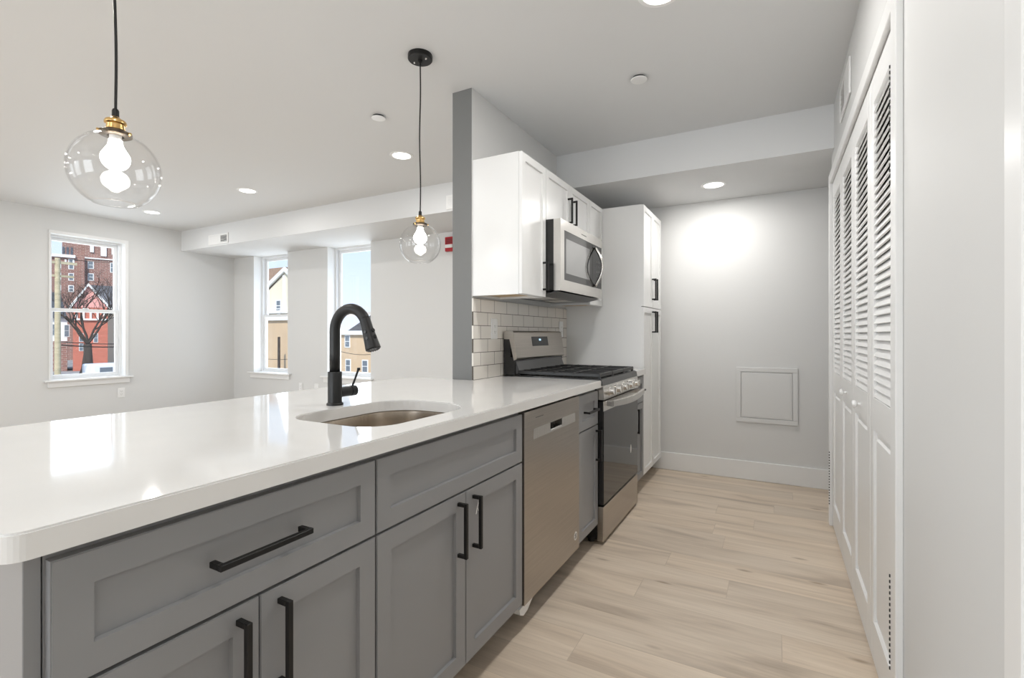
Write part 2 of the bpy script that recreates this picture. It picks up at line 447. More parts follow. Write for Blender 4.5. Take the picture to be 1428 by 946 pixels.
# ------------------------------------------------------------------ closet bifold doors
def louver_panel(y0, y1, parent):
    """one louvered leaf, face at x=XR, looking to -x"""
    xf, xb = XR - .002, XR + .028
    st = .062
    bm = NB()
    z0, z1 = .012, CLT - .006
    box(bm, xf, xb, y0, y0 + st, z0, z1, .002); box(bm, xf, xb, y1 - st, y1, z0, z1, .002)
    box(bm, xf, xb, y0 + st, y1 - st, 1.985, z1, .001)
    box(bm, xf, xb, y0 + st, y1 - st, .83, .945, .001)
    box(bm, xf, xb, y0 + st, y1 - st, z0, .15, .001)
    leaf = obj('door_panel', bm, M['white'], parent)
    bm = NB(); n = 36; zz0, zz1 = .95, 1.985; p = (zz1 - zz0) / n
    for k in range(n):
        z = zz0 + p * (k + .5)
        # slat: lower edge to the front, upper edge to the back
        a = Vector((xf + .004, z - .0175)); b = Vector((xf + .0185, z + .0165)); t = Vector((b.y - a.y, -(b.x - a.x))).normalized() * .0028
        prism(bm, [(a + t)[:], (b + t)[:], (b - t)[:], (a - t)[:]], 'y', y0 + st - .001, y1 - st + .001)
    obj('louver_slats', bm, M['white'], leaf)
    # lower raised panel
    bm = NB(); ya, yb, za, zb = y0 + st, y1 - st, .15, .83
    box(bm, xf + .012, xb - .008, ya, yb, za, zb)
    r = bmesh.ops.create_cube(bm, size=1, matrix=Matrix.Translation((xf + .009, (ya + yb) / 2, (za + zb) / 2)) @ Matrix.Diagonal((.008, yb - ya - .05, zb - za - .05, 1)))
    es = [e for v in r['verts'] for e in v.link_edges if all(abs(w.co.x - (xf + .005)) < .001 for w in e.verts)]
    bmesh.ops.bevel(bm, geom=list(set(es)), offset=.007, segments=1, affect='EDGES')
    obj('raised_panel', bm, M['white'], leaf)
    return leaf
PW = .4445
def bifold(n, ya, knob_y, label):
    t = thing('door_%d' % n, label, 'closet door', (XR, ya + PW, 0)); t['kind'] = 'structure'
    leaves = [louver_panel(ya + .001, ya + PW - .0015, t), louver_panel(ya + PW + .0015, ya + 2 * PW - .001, t)]
    bm = NB()
    c = Vector((XR - .002, knob_y, .885))
    cyl(bm, c, c + Vector((-.014, 0, 0)), .0065, seg=16); 
    prof = [(0, 0), (.009, .001), (.0145, .006), (.0155, .012), (.012, .018), (0, .020)]
    q = bmesh.new(); lathe(q, prof, (0, 0, 0), 20)
    q.transform(Matrix.Translation(c + Vector((-.012, 0, 0))) @ Matrix.Rotation(-PI / 2, 4, 'Y'))
    me = bpy.data.meshes.new('tmp'); q.to_mesh(me); q.free(); bm.from_mesh(me); bpy.data.meshes.remove(me)
    obj('knob', bm, M['white'], t, smooth=True)
    return t
def piano_hinge(y, z0, z1, parent):
    bm = NB(); k = 0; z = z0
    while z < z1:
        cyl(bm, (XR - .0185, y, z), (XR - .0185, y, z + .008), .0026, seg=8); z += .0165
    obj('hinge', bm, M['slot'], parent, label='dark slotted hinge')
dA = bifold(1, CL0 + .008, CL0 + .008 + 1.5 * PW, 'near pair of white louvered bifold closet doors beside the blank wall')
dB = bifold(2, CL0 + .012 + 2 * PW, CL0 + .012 + 2.5 * PW, 'far pair of white louvered bifold closet doors by the kitchen end wall')
piano_hinge(CL0 + .0005, 1.60, 1.93, dA); piano_hinge(CL0 + .0005, .21, .49, dA)
piano_hinge(CL1 + .001, .13, .46, dB)

# ------------------------------------------------------------------ windows
def window(n, axis, plane, depth, u0, u1, z0, z1, out, label, casing=False, sill_u=None, sill_z=None):
    """axis 'x': window in a wall facing +x (wall_left); axis 'y': wall facing -y. out = direction outwards (+1/-1)."""
    def B(bm, d0, d1, a, b, c, d, bev=0):
        p0 = plane + out * d0; p1 = plane + out * d1
        if axis == 'x': box(bm, min(p0, p1), max(p0, p1), a, b, c, d, bev)
        else: box(bm, a, b, min(p0, p1), max(p0, p1), c, d, bev)
    loc = (plane, (u0 + u1) / 2, z0) if axis == 'x' else ((u0 + u1) / 2, plane, z0)
    t = thing('window_%d' % n, label, 'window', loc); t['kind'] = 'structure'
    f = .026
    bm = NB()   # outer vinyl frame
    B(bm, depth, depth + .075, u0, u0 + f, z0, z1); B(bm, depth, depth + .075, u1 - f, u1, z0, z1)
    B(bm, depth, depth + .075, u0 + f, u1 - f, z1 - f, z1); B(bm, depth, depth + .075, u0 + f, u1 - f, z0, z0 + .018)
    # inner stop
    B(bm, depth - .004, depth + .010, u0, u0 + .014, z0, z1); B(bm, depth - .004, depth + .010, u1 - .014, u1, z0, z1)
    obj('window_frame', bm, M['vinyl'], t)
    zm = z0 + (z1 - z0) * .482
    s = .034
    for (nm, a, b, da) in (('lower_sash', z0 + .018, zm + .02, depth + .012), ('upper_sash', zm - .018, z1 - f, depth + .042)):
        bm = NB(); c0, c1 = u0 + f, u1 - f
        B(bm, da, da + .028, c0, c0 + s, a, b, .002); B(bm, da, da + .028, c1 - s, c1, a, b, .002)
        B(bm, da, da + .028, c0 + s, c1 - s, b - .036, b, .002); B(bm, da, da + .028, c0 + s, c1 - s, a, a + .034, .002)
        so = obj(nm, bm, M['vinyl'], t)
        bm = NB(); B(bm, da + .012, da + .016, c0 + s, c1 - s, a + .034, b - .036); obj('pane', bm, M['pane'], so)
    if nm: 
        bm = NB(); mid = (u0 + u1) / 2
        B(bm, depth - .006, depth + .014, mid - .025, mid + .025, zm + .02, zm + .030, .002); obj('latch', bm, M['vinyl'], t)
    if casing:
        bm = NB(); w = .030
        B(bm, -.012, -.0003, u0 - .008, u0 + .004, z0, z1 - .003); B(bm, -.012, -.0003, u1 - .002, u1 + w, z0, z1 - .003); B(bm, -.012, -.0003, u0 - .008, u1 + w, z1 - .0025, z1 + w)
        obj('casing', bm, M['white'], t)
        bm = NB()
        B(bm, -.0, depth, u0, u0 + .004, z0, z1); B(bm, 0, depth, u1 - .004, u1, z0, z1); B(bm, 0, depth, u0, u1, z1 - .004, z1)
        obj('jamb', bm, M['white'], t)
    else:
        bm = NB(); B(bm, .0, depth, u0, u0 + .003, z0, z1); B(bm, 0, depth, u1 - .003, u1, z0, z1)
        obj('jamb', bm, M['white'], t)
    sa, sb = sill_u
    bm = NB(); B(bm, -.045, .001, sa, sb, z0 - .018, z0 + .002, .004); B(bm, 0, depth + .01, u0, u1, z0 - .018, z0 + .002)
    obj('sill', bm, M['white'], t)
    bm = NB(); B(bm, -.016, -.0003, sa + .03, sb - .03, z0 - .080, z0 - .018, .003)
    obj('apron', bm, M['white'], t)
    return t
window(1, 'x', XL, .09, *W1, -1, 'single white sash window looking onto a red gabled house', True, (W1[0] - .05, W1[1] + .075))
window(2, 'y', YW, .125, *W2, 1, 'tall white sash window nearest the room corner, showing a cream gable', False, (W2[0] - .09, W2[1] + .075))
window(3, 'y', YW, .125, *W3, 1, 'tall white sash window seen behind the black faucet', False, (W3[0] - .09, W3[1] + .045))

# ------------------------------------------------------------------ registers, outlets, alarm, panel
def register(name, lab, grp, a0, a1, z0, z1, mode, plane, cat='vent', open_from=.62):
    """mode 'y' faces -y; mode 'x' faces -x"""
    t = thing(name, lab, cat, ((a0 + a1) / 2, plane, z0) if mode == 'y' else (plane, (a0 + a1) / 2, z0), grp)
    def B(bm, d0, d1, a, b, c, d, bev=0):
        if mode == 'y': box(bm, a, b, plane - d1, plane - d0, c, d, bev)
        else: box(bm, plane - d1, plane - d0, a, b, c, d, bev)
    bm = NB(); e = .022
    B(bm, 0.0005, .010, a0, a1, z1 - e, z1, .002); B(bm, .0005, .010, a0, a1, z0, z0 + e, .002); B(bm, .0005, .010, a0, a0 + e, z0 + e, z1 - e, .002); B(bm, .0005, .010, a1 - e, a1, z0 + e, z1 - e, .002)
    B(bm, .0005, .009, a0 + (a1 - a0) * open_from - .008, a0 + (a1 - a0) * open_from, z0 + e, z1 - e)
    obj('frame', bm, M['white'], t)
    bm = NB(); B(bm, .0005, .002, a0 + e, a1 - e, z0 + e, z1 - e); obj('backing', bm, M['vent_dark'], t)
    bm = NB(); n = 5
    for k in range(n):
        z = z0 + e + (z1 - z0 - 2 * e) * (k + .5) / n
        a = a0 + (a1 - a0) * open_from
        # closed half and open half
        B(bm, .004, .0085, a0 + e, a - .008, z - (z1 - z0 - 2 * e) / n * .47, z + (z1 - z0 - 2 * e) / n * .47)
        B(bm, .002, .0085, a, a1 - e, z - .0018, z + .0018)
    obj('louver_slats', bm, M['white'], t)
    return t
register('air_vent', 'white supply vent on the bulkhead face near the room corner', None, -6.33, -5.915, 2.30, 2.425, 'y', 3.58)
register('air_vent', 'white vent at the bulkhead edge beside the partition wall top', None, -2.62, -2.22, 2.30, 2.425, 'y', 3.58)
register('return_vent', 'white vent high on the wall above the louvered closet', None, 2.71, 3.08, 2.285, 2.455, 'x', XR, open_from=.5)

def outlet(lab, mode, plane, a, z, w=.072, h=.115, grp=None, sgn=-1, switch=False):
    t = thing('wall_outlet', lab, 'outlet', (a, plane, z - h / 2) if mode == 'y' else (plane, a, z - h / 2), grp)
    def B(bm, d0, d1, u0, u1, c, d, bev=0):
        p0, p1 = plane + sgn * d0, plane + sgn * d1
        if mode == 'y': box(bm, u0, u1, min(p0, p1), max(p0, p1), c, d, bev)
        else: box(bm, min(p0, p1), max(p0, p1), u0, u1, c, d, bev)
    bm = NB(); B(bm, .0004, .006, a - w / 2, a + w / 2, z - h / 2, z + h / 2, .002); obj('cover_plate', bm, M['plate'], t)
    bm = NB(); B(bm, .006, .0085, a - .0165, a + .0165, z - .034, z + .034, .001); r = obj('receptacle', bm, M['plate'], t)
    bm = NB()
    for dz in (-.017, .017):
        B(bm, .0085, .0088, a - .008, a - .006, z + dz - .004, z + dz + .004); B(bm, .0085, .0088, a + .006, a + .008, z + dz - .004, z + dz + .004); B(bm, .0085, .0088, a - .002, a + .002, z + dz - .011, z + dz - .008)
    obj('slots', bm, M['slot'], r)
    return t
outlet('white outlet below the right end of the single window sill', 'x', XL, 2.905, .465, sgn=1)
outlet('white outlet below the tall windows, nearer the room corner', 'y', YW, -5.51, .475)
outlet('white outlet below the tall windows, just left of the faucet', 'y', YW, -5.21, .475)
TILE_X = XP1 + .010
outlet('white outlet on the tile backsplash left of the range', 'x', TILE_X, 2.494, 1.203, sgn=1, h=.122)
outlet('white outlet on the tile backsplash behind the right end of the range', 'x', TILE_X, 3.52, 1.21, sgn=1, h=.122)

t = thing('fire_alarm', 'red fire alarm strobe on the back wall beside the partition', 'fire alarm', (-3.08, YW, 2.06))
bm = NB(); box(bm, -3.14, -3.02, YW - .045, YW - .0005, 2.065, 2.22, .006, 2); obj('housing', bm, M['red'], t)
bm = NB(); box(bm, -3.125, -3.035, YW - .065, YW - .045, 2.10, 2.135, .004); obj('strobe_lens', bm, M['plate'], t, label='clear white strobe lens')
bm = NB()
for i in range(5): box(bm, -3.12, -3.04, YW - .0468, YW - .0448, 2.15 + i * .011, 2.154 + i * .011)
obj('horn_grille', bm, M['slot'], t)

t = thing('access_panel', 'painted square access panel low on the kitchen end wall', 'access panel', (-.068, YK, .462))
bm = NB(); a0, a1, z0, z1 = -.285, .15, .462, .905; e = .035; yf = YK - .012
box(bm, a0, a1, yf, YK - .0005, z1 - e, z1, .002); box(bm, a0, a1, yf, YK - .0005, z0, z0 + e, .002); box(bm, a0, a0 + e, yf, YK - .0005, z0 + e, z1 - e, .002); box(bm, a1 - e, a1, yf, YK - .0005, z0 + e, z1 - e, .002)
obj('frame', bm, M['wall'], t)
bm = NB(); box(bm, a0 + e + .003, a1 - e - .003, YK - .009, YK - .0005, z0 + e + .003, z1 - e - .003, .003); box(bm, a0 + e + .014, a1 - e - .014, YK - .0105, YK - .008, z0 + e + .014, z1 - e - .014, .0015); obj('panel_door', bm, M['wall'], t)

# ------------------------------------------------------------------ ceiling fixtures
def downlight(x, y, z, lab, grp, power=DOWN_POWER):
    t = thing('recessed_downlight', lab, 'ceiling light', (x, y, z), grp)
    bm = NB(); lathe(bm, [(.068, -.001), (.070, -.004), (.086, -.004), (.090, -.0005), (.090, 0), (.068, 0)], (x, y, z), 40, close=True); obj('trim_ring', bm, M['white'], t, smooth=False)
    bm = NB(); lathe(bm, [(0, -.0025), (.068, -.0025), (.068, -.0005), (0, -.0005)], (x, y, z), 40); obj('lens', bm, M['lens'], t)
    l = light('lamp', 'AREA', (0, 0, -.006), power, (1, .98, .955), (0, 0, 0), shape='DISK', size=.13)
    l.parent = t
    return t
lamp_labels = {(-2.528, 2.872): 'lit round recessed ceiling light nearest the right pendant cord',
               (-4.439, 2.868): 'lit round recessed ceiling light, middle one over the living area',
               (-6.16, 2.86): 'lit round recessed ceiling light just right of the large glass globe',
               (-.41, 2.00): 'round recessed ceiling light cut by the top edge of the photo',
               }
first = None
for (x, y), lb in lamp_labels.items():
    if first is None: first = downlight(x, y, H, lb, 'recessed ceiling lights'); continue
    if x > -1: kfirst = downlight(x, y, H, lb, 'recessed ceiling lights', KITCHEN_POWER); continue
    c = copy_tree(first); c.location = (x, y, H); c['label'] = lb
c = downlight(-.408, 3.888, ZS, '', 'recessed ceiling lights', 8.5); c['label'] = 'lit round recessed light under the kitchen bulkhead near the end wall'
for x, y in ((-2.53, .75), (-4.44, .75), (-6.16, .75), (-2.53, -1.3), (-4.44, -1.3), (-6.16, -1.3), (-.55, .1), (-.9, -1.6)):  # unseen downlights, added beyond the visible ones to light the room
    c = copy_tree(first); c.location = (x, y, H); c['label'] = 'added unseen ceiling light behind or beside the camera'

def sprinkler(x, y, lab):
    t = thing('sprinkler_cover', lab, 'sprinkler cover', (x, y, H), 'ceiling sprinkler covers')
    bm = NB(); lathe(bm, [(0, -.016), (.041, -.016), (.0425, -.014), (.0425, -.012), (0, -.012)], (x, y, H), 36); obj('cover_plate', bm, M['white'], t)
    bm = NB(); lathe(bm, [(0, -.0125), (.033, -.0125), (.033, -.0003), (0, -.0003)], (x, y, H), 28); obj('cup', bm, M['slot'], t)
    return t
s1 = sprinkler(-2.2, 2.285, 'small round white sprinkler cover on the ceiling left of the right pendant')
s2 = copy_tree(s1); s2.location = (-.644, 2.607, H); s2['label'] = 'small round white sprinkler cover on the ceiling above the kitchen aisle'

# pendants
def pendant(x, y, lab, zc=1.613):
    zb = zc - 1.613; R = .101
    t = thing('pendant_lamp', lab, 'pendant lamp', (x, y, H), 'globe pendants over the peninsula')
    bm = NB(); lathe(bm, [(0, 0), (.059, 0), (.060, -.004), (.060, -.021), (.057, -.025), (0, -.025)], (x, y, H), 40); cano = obj('canopy', bm, M['black'], t, auto=True)
    bm = NB()
    lathe(bm, [(0, -.025), (.011, -.025), (.009, -.036), (.004, -.040), (0, -.040)], (x, y, H), 16); obj('cord_grip', bm, M['black'], cano)
    for s in (-1, 1):
        bm = NB(); lathe(bm, [(0, -.025), (.005, -.025), (.004, -.029), (0, -.030)], (x + s * .036, y, H), 12); obj('canopy_screw', bm, M['chrome'], cano)
    bm = NB(); pts = []
    for k in range(41):
        f = k / 40; z = H - .03 + (1.755 + zb - H + .03) * f
        w = .0022 * math.sin(f * PI) 
        pts.append((x + w * math.sin(9 * f), y + w * math.cos(7 * f), z))
    tube(bm, pts, .0034, 10); obj('cord', bm, M['black'], t, smooth=True)
    bm = NB(); lathe(bm, [(0, .163), (.006, .163), (.008, .158), (.008, .140), (0, .140)], (x, y, zc), 20); obj('strain_relief', bm, M['black'], t, auto=True)
    bm = NB(); lathe(bm, [(0, .142), (.009, .142), (.013, .137), (.022, .133), (.0245, .128), (.0245, .124), (.020, .121), (.020, .112), (.0215, .111), (.0215, .108), (.020, .107), (.020, .099), (.0215, .098), (0, .098)], (x, y, zc), 32); sk = obj('socket', bm, M['brass'], t, auto=True)
    bm = NB(); lathe(bm, [(.018, .102), (.034, .102), (.036, .100), (.036, .093), (.033, .091), (.018, .091)], (x, y, zc), 36, close=True); cap = obj('shade_ring', bm, M['brassdk'], t, auto=True)
    for k in range(3):
        bm = NB(); a = 2 * PI * k / 3 + .5
        cyl(bm, (x + .034 * math.cos(a), y + .034 * math.sin(a), zc + .097), (x + .041 * math.cos(a), y + .041 * math.sin(a), zc + .097), .0035, seg=10)
        obj('thumb_screw', bm, M['brass'], cap)
    # globe: open at the bottom, thick rolled rim
    bm = NB(); prof = []
    a0 = math.acos(.034 / R); a1 = -math.asin(.0885 / R)
    for k in range(33):
        a = a0 + (a1 - a0) * k / 32; prof.append((R * math.cos(a), R * math.sin(a)))
    prof.insert(0, (.033, .0975))
    inner = [(r - .0025 * (r / R), z - .0022 * (z / R)) for r, z in prof[::-1]]
    lathe(bm, prof + inner, (x, y, zc), 56, close=True)
    obj('glass_globe', bm, M['globe'], t, smooth=True)
    bm = NB(); lathe(bm, [(0, .098), (.0135, .098), (.0135, .075), (0, .075)], (x, y, zc), 20); obj('bulb_base', bm, M['white'], t, auto=True)
    bm = NB(); lathe(bm, [(0, .080), (.015, .080), (.016, .068), (.020, .060), (.026, .050), (.031, .041), (.0325, .033), (.0311, .0235), (.0281, .0168), (.023, .010), (.0163, .0049), (.0084, .0016), (0, .0005)], (x, y, zc), 28); obj('bulb', bm, M['bulb'], t, smooth=True)
    l = light('lamp', 'POINT', (0, 0, zc + .035 - H), 2.0, (1, .95, .88), shadow_soft_size=.03); l.parent = t
    return t
pA = pendant(-1.54, 1.885, 'small looking clear glass globe pendant hanging in front of the partition wall')
pB = pendant(-1.54, .629, '', 1.603); pB['label'] = 'clear glass globe pendant at the upper left whose ceiling end is out of the photo'
pA['label'] = 'clear glass globe pendant with visible black canopy, just left of the partition'

# ------------------------------------------------------------------ kitchen base run
XF = -.866          # front face of doors
XB = -.885          # cabinet box front
ya = .277; y1 = ya + 24.2 * IN; y2 = 1.679; y3 = 2.290; y4 = 2.590; y5 = 3.350; y6 = 3.645; y7 = 4.266

def shaker(name, y0, y1_, z0, z1, m, parent, rail=.072, xf=XF, th=.019, rec=.010):
    bm = NB()
    m4 = Matrix.Translation((xf - th / 2, (y0 + y1_) / 2, (z0 + z1) / 2)) @ Matrix.Diagonal((th, y1_ - y0, z1 - z0, 1))
    bmesh.ops.create_cube(bm, size=1, matrix=m4)
    bm.faces.ensure_lookup_table()
    f = max(bm.faces, key=lambda q: q.calc_center_median().x)
    outer = [e for e in f.edges]
    bmesh.ops.inset_region(bm, faces=[f], thickness=rail, depth=0)
    f = max((q for q in bm.faces if q.normal.x > .9), key=lambda q: -(Vector(q.calc_center_median()) - Vector((xf, (y0 + y1_) / 2, (z0 + z1) / 2))).length)
    bmesh.ops.inset_region(bm, faces=[f], thickness=.0015, depth=0)
    for v in f.verts: v.co.x -= rec
    bmesh.ops.bevel(bm, geom=[e for e in outer if e.is_valid], offset=.0015, segments=2, affect='EDGES')
    return obj(name, bm, m, parent)

def bar_pull(parent, y, z, horizontal=False, L=.17, xf=XF, so=.032, name='handle'):
    bm = NB(); w = .0055
    if horizontal:
        box(bm, xf + so - .008, xf + so + .003, y - L / 2, y + L / 2, z - w, z + w, .001)
        for s in (-1, 1): box(bm, xf, xf + so - .008, y + s * (L / 2 - .006) - w, y + s * (L / 2 - .006) + w, z - w, z + w, .001)
    else:
        box(bm, xf + so - .008, xf + so + .003, y - w, y + w, z - L / 2, z + L / 2, .001)
        for s in (-1, 1): box(bm, xf, xf + so - .008, y - w, y + w, z + s * (L / 2 - .006) - w, z + s * (L / 2 - .006) + w, .001)
    return obj(name, bm, M['black'], parent, label='black square bar pull')

def carcass(t, y0, y1_, m, hollow=False):
    bm = NB(); XD = -1.478
    box(bm, XD, XB, y0 + .0005, y0 + .018, .105, .875); box(bm, XD, XB, y1_ - .018, y1_ - .0005, .105, .875)
    box(bm, XD, XB - .02, y0 + .018, y1_ - .018, .105, .123); box(bm, XD, XD + .012, y0 + .018, y1_ - .018, .123, .875)
    # face frame
    box(bm, XB - .019, XB, y0 + .018, y1_ - .018, .833, .875); box(bm, XB - .019, XB, y0 + .018, y1_ - .018, .655, .690); box(bm, XB - .019, XB, y0 + .018, y1_ - .018, .105, .14)
    return obj('cabinet_box', bm, m, t)

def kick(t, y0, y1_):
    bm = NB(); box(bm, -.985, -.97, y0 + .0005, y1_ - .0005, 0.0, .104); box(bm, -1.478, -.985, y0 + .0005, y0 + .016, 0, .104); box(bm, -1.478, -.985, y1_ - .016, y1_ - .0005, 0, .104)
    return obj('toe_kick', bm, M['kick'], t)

g = M['cabgrey']
def base_cabinet(lab, y0, y1_, doors=2, hinge='l', drawer_pull=True, pull_L=.17, false_front=False):
    t = thing('base_cabinet', lab, 'base cabinet', (-1.18, (y0 + y1_) / 2, 0), 'grey base cabinets')
    carcass(t, y0, y1_, g); kick(t, y0, y1_)
    dw = shaker('drawer_front', y0 + .003, y1_ - .003, .675, .858, g, t, rail=min(.068, (y1_ - y0) * .24))
    if drawer_pull: bar_pull(dw, (y0 + y1_) / 2, .7665, True, pull_L)
    if doors == 2:
        m = (y0 + y1_) / 2
        a = shaker('door', y0 + .003, m - .0015, .118, .669, g, t); bar_pull(a, m - .042, .562)
        b = shaker('door', m + .0015, y1_ - .003, .118, .669, g, t); bar_pull(b, m + .042, .562)
    else:
        a = shaker('door', y0 + .003, y1_ - .003, .118, .669, g, t, rail=.062)
        bar_pull(a, y1_ - .036 if hinge == 'l' else y0 + .036, .562)
    return t
cabA = base_cabinet('grey shaker base cabinet at the near end, wide drawer pull above two doors', ya, y1, drawer_pull=True, pull_L=.19)
cabB = base_cabinet('grey shaker sink cabinet with plain top panel and two doors, left of the dishwasher', y1, y2, drawer_pull=False)
cabC = base_cabinet('narrow grey cabinet between the dishwasher and the range', y3, y4, doors=1, pull_L=.16)
cabD = base_cabinet('narrow grey cabinet between the range and the tall white pantry', y5 + .002, y6 - .002, doors=1, hinge='r', pull_L=.16)
# finished end panel
bm = NB(); box(bm, -1.478, XB + .001, ya - .020, ya - .001, 0.0, .875, .001); tag(obj('end_panel', bm, g), 'flat grey finished panel closing the near end of the peninsula', 'end panel')
bm = NB(); box(bm, -1.497, -1.479, ya - .020, 2.262, 0.0, .875, .001); tag(obj('back_panel', bm, g), 'flat grey panel along the living room side under the countertop', 'back panel')

# dangling tag on the sink cabinet pull
bm = NB(); p0 = Vector((XF + .022, y1 + (y2 - y1) / 2 + .042, .645))
tube(bm, [p0 + Vector((0, 0, -.008)), p0 + Vector((.002, -.006, -.02)), p0 + Vector((0, -.010, -.035)), p0 + Vector((.001, -.018, -.052))], .0012, 6)
tube(bm, [p0 + Vector((0, -.010, -.03)), p0 + Vector((.001, -.003, -.046))], .0012, 6)
tag(obj('plastic_tie', bm, M['sticker']), 'tiny white plastic tie hanging from the right pull of the sink cabinet', 'plastic tie')

# ------------------------------------------------------------------ countertop with sink cutout
def rounded(poly, n=8):
    """poly: list of (x, y, radius)"""
    out = []; N = len(poly)
    for i, (x, y, r) in enumerate(poly):
        if r <= 0: out.append((x, y)); continue
        p = Vector((x, y)); a = Vector(poly[i - 1][:2]); b = Vector(poly[(i + 1) % N][:2])
        u = (a - p).normalized(); v = (b - p).normalized(); ang = u.angle(v); d = r / math.tan(ang / 2)
        c = p + (u + v).normalized() * (r / math.sin(ang / 2)); s = p + u * d; e = p + v * d
        a0 = math.atan2(s.y - c.y, s.x - c.x); a1 = math.atan2(e.y - c.y, e.x - c.x)
        while a1 - a0 > PI: a1 -= 2 * PI
        while a1 - a0 < -PI: a1 += 2 * PI
        for k in range(n + 1):
            q = a0 + (a1 - a0) * k / n; out.append((c.x + r * math.cos(q), c.y + r * math.sin(q)))
    return out

SX0, SX1, SY0, SY1 = -1.328, -.945, .968, 1.474
def slab(name, outer, hole, z0, z1, m, parent=None, bev=.003):
    bm = NB()
    def loop(pts, z): return [bm.verts.new((p[0], p[1], z)) for p in pts]
    loops = []
    for z in (z1, z0):
        e = []
        for pts in [outer] + ([hole] if hole else []):
            vs = loop(pts, z); loops.append((z, vs))
            e += [bm.edges.new((vs[i], vs[(i + 1) % len(vs)])) for i in range(len(vs))]
        bmesh.ops.triangle_fill(bm, use_beauty=True, use_dissolve=False, edges=e, normal=(0, 0, 1 if z == z1 else -1))
    k = 2 if hole else 1
    for i in range(k):
        a, b = loops[i][1], loops[i + k][1]
        for j in range(len(a)):
            q = (j + 1) % len(a); bm.faces.new((a[j], a[q], b[q], b[j]))
    bmesh.ops.recalc_face_normals(bm, faces=bm.faces)
    top = [e for e in bm.edges if len(e.link_faces) == 2 and all(abs(v.co.z - z1) < 1e-5 for v in e.verts) and e.calc_face_angle(0) > 1]
    bmesh.ops.bevel(bm, geom=top, offset=bev, segments=2, affect='EDGES')
    return obj(name, bm, m, parent)
XCF = -.848
outer = rounded([(XCF, .226, .03), (XCF, y4, 0), (XP1 + .0012, y4, 0), (XP1 + .0012, 2.2685, 0), (XP0 - .01, 2.2685, 0), (-1.93, 2.262, .13), (-1.915, 1.7, 0), (-1.87, .9, 0), (-1.865, .226, .03)])
hole = rounded([(SX1, SY0, .10), (SX1, SY1, .15), (SX0, SY1, .15), (SX0, SY0, .10)], 10)
ct = slab('countertop', outer, hole, .876, .914, M['counter']); tag(ct, 'large white quartz peninsula countertop with the sink cut into it', 'countertop')
ct2 = slab('countertop', [(XCF, y5 + .002), (XCF, y6 - .002), (XP1 + .0012, y6 - .002), (XP1 + .0012, y5 + .002)], None, .876, .914, M['counter']); tag(ct2, 'small piece of white countertop between the range and the pantry', 'countertop')

# sink
t = thing('kitchen_sink', 'stainless undermount sink set into the white countertop', 'sink', (-1.136, 1.22, .68))
def loopN(sc, z, r):
    cx, cy = (SX0 + SX1) / 2, (SY0 + SY1) / 2; ex = sc
    pts = rounded([(SX1 + ex, SY0 - ex, .10 + ex), (SX1 + ex, SY1 + ex, .15 + ex), (SX0 - ex, SY1 + ex, .15 + ex), (SX0 - ex, SY0 - ex, .10 + ex)], 10)
    return [(p[0], p[1], z) for p in pts]
bm = NB(); rings = []
for ex, z in ((.022, .8755), (.004, .8755), (.0, .872), (-.003, .84), (-.006, .72), (-.012, .705), (-.028, .697), (-.06, .694)):
    rings.append([bm.verts.new(p) for p in loopN(ex, z, 0)])
for a, b in zip(rings, rings[1:]):
    for j in range(len(a)):
        q = (j + 1) % len(a); bm.faces.new((a[j], a[q], b[q], b[j]))
bm.faces.new(rings[-1])
obj('basin', bm, M['sink'], t, auto=True)
bm = NB(); lathe(bm, [(.056, .0005), (.056, .003), (.044, .004), (.040, -.003), (0, -.003)], (-1.15, 1.22, .694), 28); obj('drain', bm, M['chrome'], t, auto=True)

# faucet
fx, fy = -1.398, 1.233
t = thing('kitchen_faucet', 'matte black gooseneck pull-down faucet behind the sink', 'faucet', (fx, fy, .914))
bm = NB(); lathe(bm, [(0, 0), (.029, 0), (.029, .006), (.0265, .009), (.0245, .010), (.0245, .118), (.0235, .120), (0, .120)], (fx, fy, .914), 36); obj('body', bm, M['faucet'], t, auto=True)
bm = NB(); pts = [(fx, fy, .914 + .118)]; zc = 1.180; R = .079
pts.append((fx, fy, 1.10))
for k in range(0, 25):
    a = PI - k / 24 * math.radians(152)
    pts.append((fx + R + R * math.cos(a), fy, zc + R * math.sin(a)))
tube(bm, pts, .0185, 20); obj('gooseneck', bm, M['faucet'], t, smooth=True)
a = PI - math.radians(152); e = Vector(pts[-1]); dr = Vector((math.sin(a), 0, -math.cos(a))).normalized()
dr = Vector((.36, 0, -.93)).normalized()
bm = NB(); tube(bm, [e - dr * .004, e + dr * .03, e + dr * .065, e + dr * .105, e + dr * .108], [.0187, .0195, .0225, .0262, .0235], 24); sp = obj('spray_head', bm, M['faucet'], t, auto=True)
tip = e + dr * .1085
bm = NB(); 
for k in range(14):
    q = 2 * PI * k / 14; n1 = Vector((0, 1, 0)); n2 = dr.cross(n1).normalized()
    c = tip + (n1 * math.cos(q) + n2 * math.sin(q)) * .018; cyl(bm, c - dr * .001, c + dr * .0025, .0022, seg=8)
obj('spray_nozzles', bm, M['dgrey'], sp)
bm = NB(); side = dr.cross(Vector((0, 1, 0))).normalized(); side = side if side.x > 0 else -side
for d_ in (.045, .068):
    c = e + dr * d_ + side * .021 - Vector((0, 0, 0)); cyl(bm, c, c + side * .004, .0065, seg=14)
    c = e + dr * d_ + Vector((0, -.0205, 0)) + side * .006; cyl(bm, c, c + Vector((0, -.003, 0)), .0055, seg=14)
obj('spray_button', bm, M['blk'], sp)
